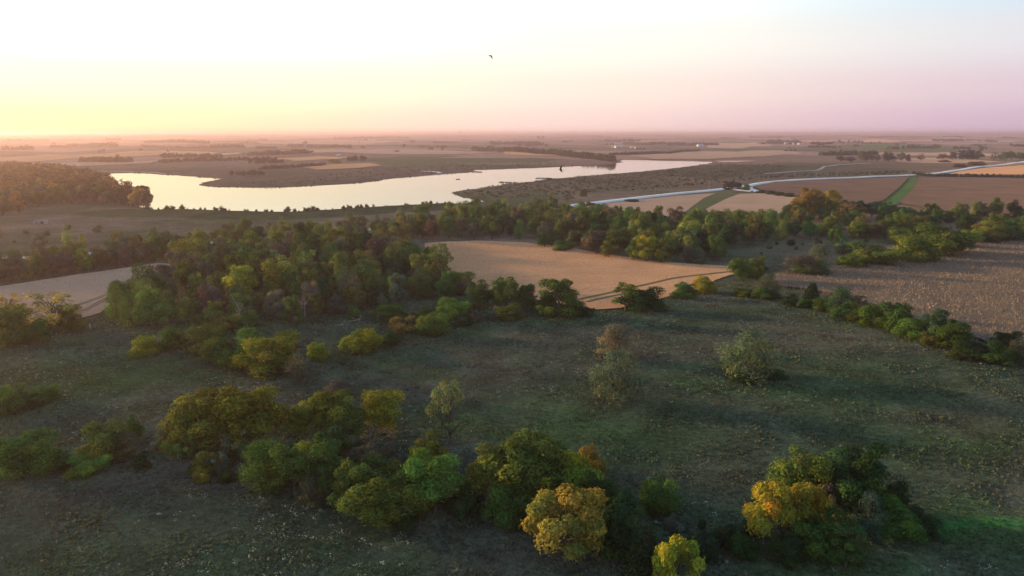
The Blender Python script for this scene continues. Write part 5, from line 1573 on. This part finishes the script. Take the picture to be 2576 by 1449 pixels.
# boat ramp and dock on the far shore
ribbon('boat_ramp_path', [(1062, 431), (1085, 431.5), (1100, 433), (1110, 436)], 5, M_ROAD, .5, 6)
x, y = on_plane(1108, 438.6, LAKE_Z)
dk = tag(empty('dock', (x, y, LAKE_Z), .5), 'narrow grey dock at the far shore boat ramp', 'dock')
for i in range(12):
    bm = bmesh.new(); box(bm, -1.0, 1.0, i * 1.0, i * 1.0 + .92, .55, .65); o = bobj('plank', bm, M_WOOD, dk); o.rotation_euler = (0, 0, 2.6)
for i in range(3):
    for s in (-1, 1):
        V, F = tubes([((0, 0, -.8), .1, (0, 0, .9), .1)], 8)
        o = link('pile', fast_mesh('pile', V, F, M_WOOD, 4), dk)
        q = Matrix.Rotation(2.6, 3, 'Z') @ Vector((s * .95, 1 + i * 5, 0)); o.location = q

# fishing boat with a person
x, y = on_plane(1152.5, 451.2, LAKE_Z)
bt = tag(empty('fishing_boat', (x, y, LAKE_Z), .15), 'small dark fishing boat afloat in mid-lake', 'boat')
bm = bmesh.new()
secs = []
for i in range(9):
    t_ = i / 8; xx = -2.6 + 5.2 * t_
    hw = .85 * (1 - max(0, (t_ - .45) / .55) ** 2.2) if t_ < .99 else .03
    top = .55 + .25 * t_ ** 2
    secs.append([bm.verts.new((xx, -hw, top)), bm.verts.new((xx, -hw * .75, -.05)), bm.verts.new((xx, 0, -.15)), bm.verts.new((xx, hw * .75, -.05)), bm.verts.new((xx, hw, top)),
                 bm.verts.new((xx, hw * .9, top)), bm.verts.new((xx, hw * .65, .1)), bm.verts.new((xx, 0, .05)), bm.verts.new((xx, -hw * .65, .1)), bm.verts.new((xx, -hw * .9, top))])
for a, b in zip(secs[:-1], secs[1:]):
    for k in range(10):
        bm.faces.new((a[k], a[(k + 1) % 10], b[(k + 1) % 10], b[k]))
bm.faces.new(secs[0]); bm.faces.new(secs[-1][::-1])
bobj('hull', bm, M_HULL, bt)
for sx in (-1.2, .4):
    bm = bmesh.new(); box(bm, sx - .18, sx + .18, -.62, .62, .36, .42); bobj('bench', bm, M_WOOD, bt)
bm = bmesh.new(); box(bm, -2.95, -2.6, -.2, .2, .1, 1.15); bobj('outboard_motor', bm, M_DARK, bt)
def skinned(name, pts, edges, rad, mat):
    me = bpy.data.meshes.new(name)
    me.from_pydata(pts, edges, [])
    o = link(name, me)
    md = o.modifiers.new('skin', 'SKIN')
    for i, q in enumerate(rad):
        me.skin_vertices[0].data[i].radius = (q, q)
    me.skin_vertices[0].data[0].use_root = True
    s = o.modifiers.new('sub', 'SUBSURF'); s.levels = 1; s.render_levels = 1
    me.materials.append(mat)
    return o
pp = [(0, 0, .52), (.02, 0, .80), (.03, 0, 1.02), (.04, 0, 1.14), (.05, 0, 1.26), (.06, 0, 1.36),
      (.42, .12, .58), (.46, .13, .16), (.62, .14, .12), (.42, -.12, .58), (.46, -.13, .16), (.62, -.14, .12),
      (.03, .2, 1.04), (.14, .27, .80), (.36, .18, .74), (.03, -.2, 1.04), (.14, -.27, .80), (.36, -.18, .74)]
pe = [(0, 1), (1, 2), (2, 3), (3, 4), (4, 5), (0, 6), (6, 7), (7, 8), (0, 9), (9, 10), (10, 11), (2, 12), (12, 13), (13, 14), (2, 15), (15, 16), (16, 17)]
pr_ = [.16, .17, .16, .065, .10, .09, .10, .065, .05, .10, .065, .05, .08, .06, .045, .08, .06, .045]
pn = skinned('person', pp, pe, pr_, M_CLOTH)
pn.location = (x - .1, y + .02, LAKE_Z - .05); pn.rotation_euler = (0, 0, 2.9)
tag(pn, 'person in dark clothes sitting in the small fishing boat', 'person')

# birds in flight
def bird(u, v, dist, span, heading, roll, flap, mat, label):
    dx, dy, dz = [float(q) for q in sight(u, v)]
    n = math.sqrt(dx * dx + dy * dy + dz * dz)
    loc = Vector((dx, dy, dz)) / n * dist + Vector((0, 0, CAM_H))
    s = span
    bm = bmesh.new()
    prof = [(-.30, .004, .01), (-.20, .03, .012), (-.10, .045, .045), (.02, .06, .065), (.12, .055, .06), (.18, .036, .04), (.23, .034, .036), (.26, .018, .02), (.30, .003, .004)]
    rings = []
    for yy, rx, rz in prof:
        rings.append([bm.verts.new((rx * math.cos(k * math.pi / 4) * s * 1.0, yy * s * 1.15, rz * math.sin(k * math.pi / 4) * s)) for k in range(8)])
    for a, b in zip(rings[:-1], rings[1:]):
        for k in range(8):
            bm.faces.new((a[k], a[(k + 1) % 8], b[(k + 1) % 8], b[k]))
    bm.faces.new(rings[0]); bm.faces.new(rings[-1])
    for sg in (-1, 1):   # wings grow out of the flank
        k0 = 0 if sg > 0 else 4
        root = [rings[2][k0], rings[3][k0], rings[4][k0]]
        prev = root
        prof_w = [(.18, [-.12, .05, .15], .5), (.34, [-.12, .06, .12], 1.0), (.50, [-.14, -.06, -.02], 1.3)]
        for xx, ys, f in prof_w:
            zz = math.sin(flap) * xx * f
            cur = [bm.verts.new((sg * xx * s, q * s, zz * s)) for q in ys]
            for a in range(2):
                bm.faces.new((prev[a], prev[a + 1], cur[a + 1], cur[a]))
            prev = cur
    tl = [bm.verts.new((-.07 * s, -.46 * s, 0)), bm.verts.new((0, -.42 * s, .005)), bm.verts.new((.07 * s, -.46 * s, 0))]
    bm.faces.new((rings[0][4], rings[0][2], tl[1], tl[0])); bm.faces.new((rings[0][2], rings[0][0], tl[2], tl[1]))
    o = bobj('bird', bm, mat)
    md = o.modifiers.new('thick', 'SOLIDIFY'); md.thickness = .008 * s; md.offset = 0
    o.location = loc
    o.rotation_euler = (R(8), roll, heading)
    return tag(o, label, 'bird', 'birds in flight')
bird(1234.5, 140, 55, .50, R(60), R(14), R(-24), M_BIRD, 'dark bird flying alone high in the pale sky')
bird(1411, 427, 50, .50, R(70), R(62), R(20), M_BIRD, 'dark bird banking steeply in front of the lake')
bird(352, 605, 48, .48, R(-30), R(-20), R(42), M_LITBIRD, 'bird with sunlit orange wings flying before the golden windbreak')
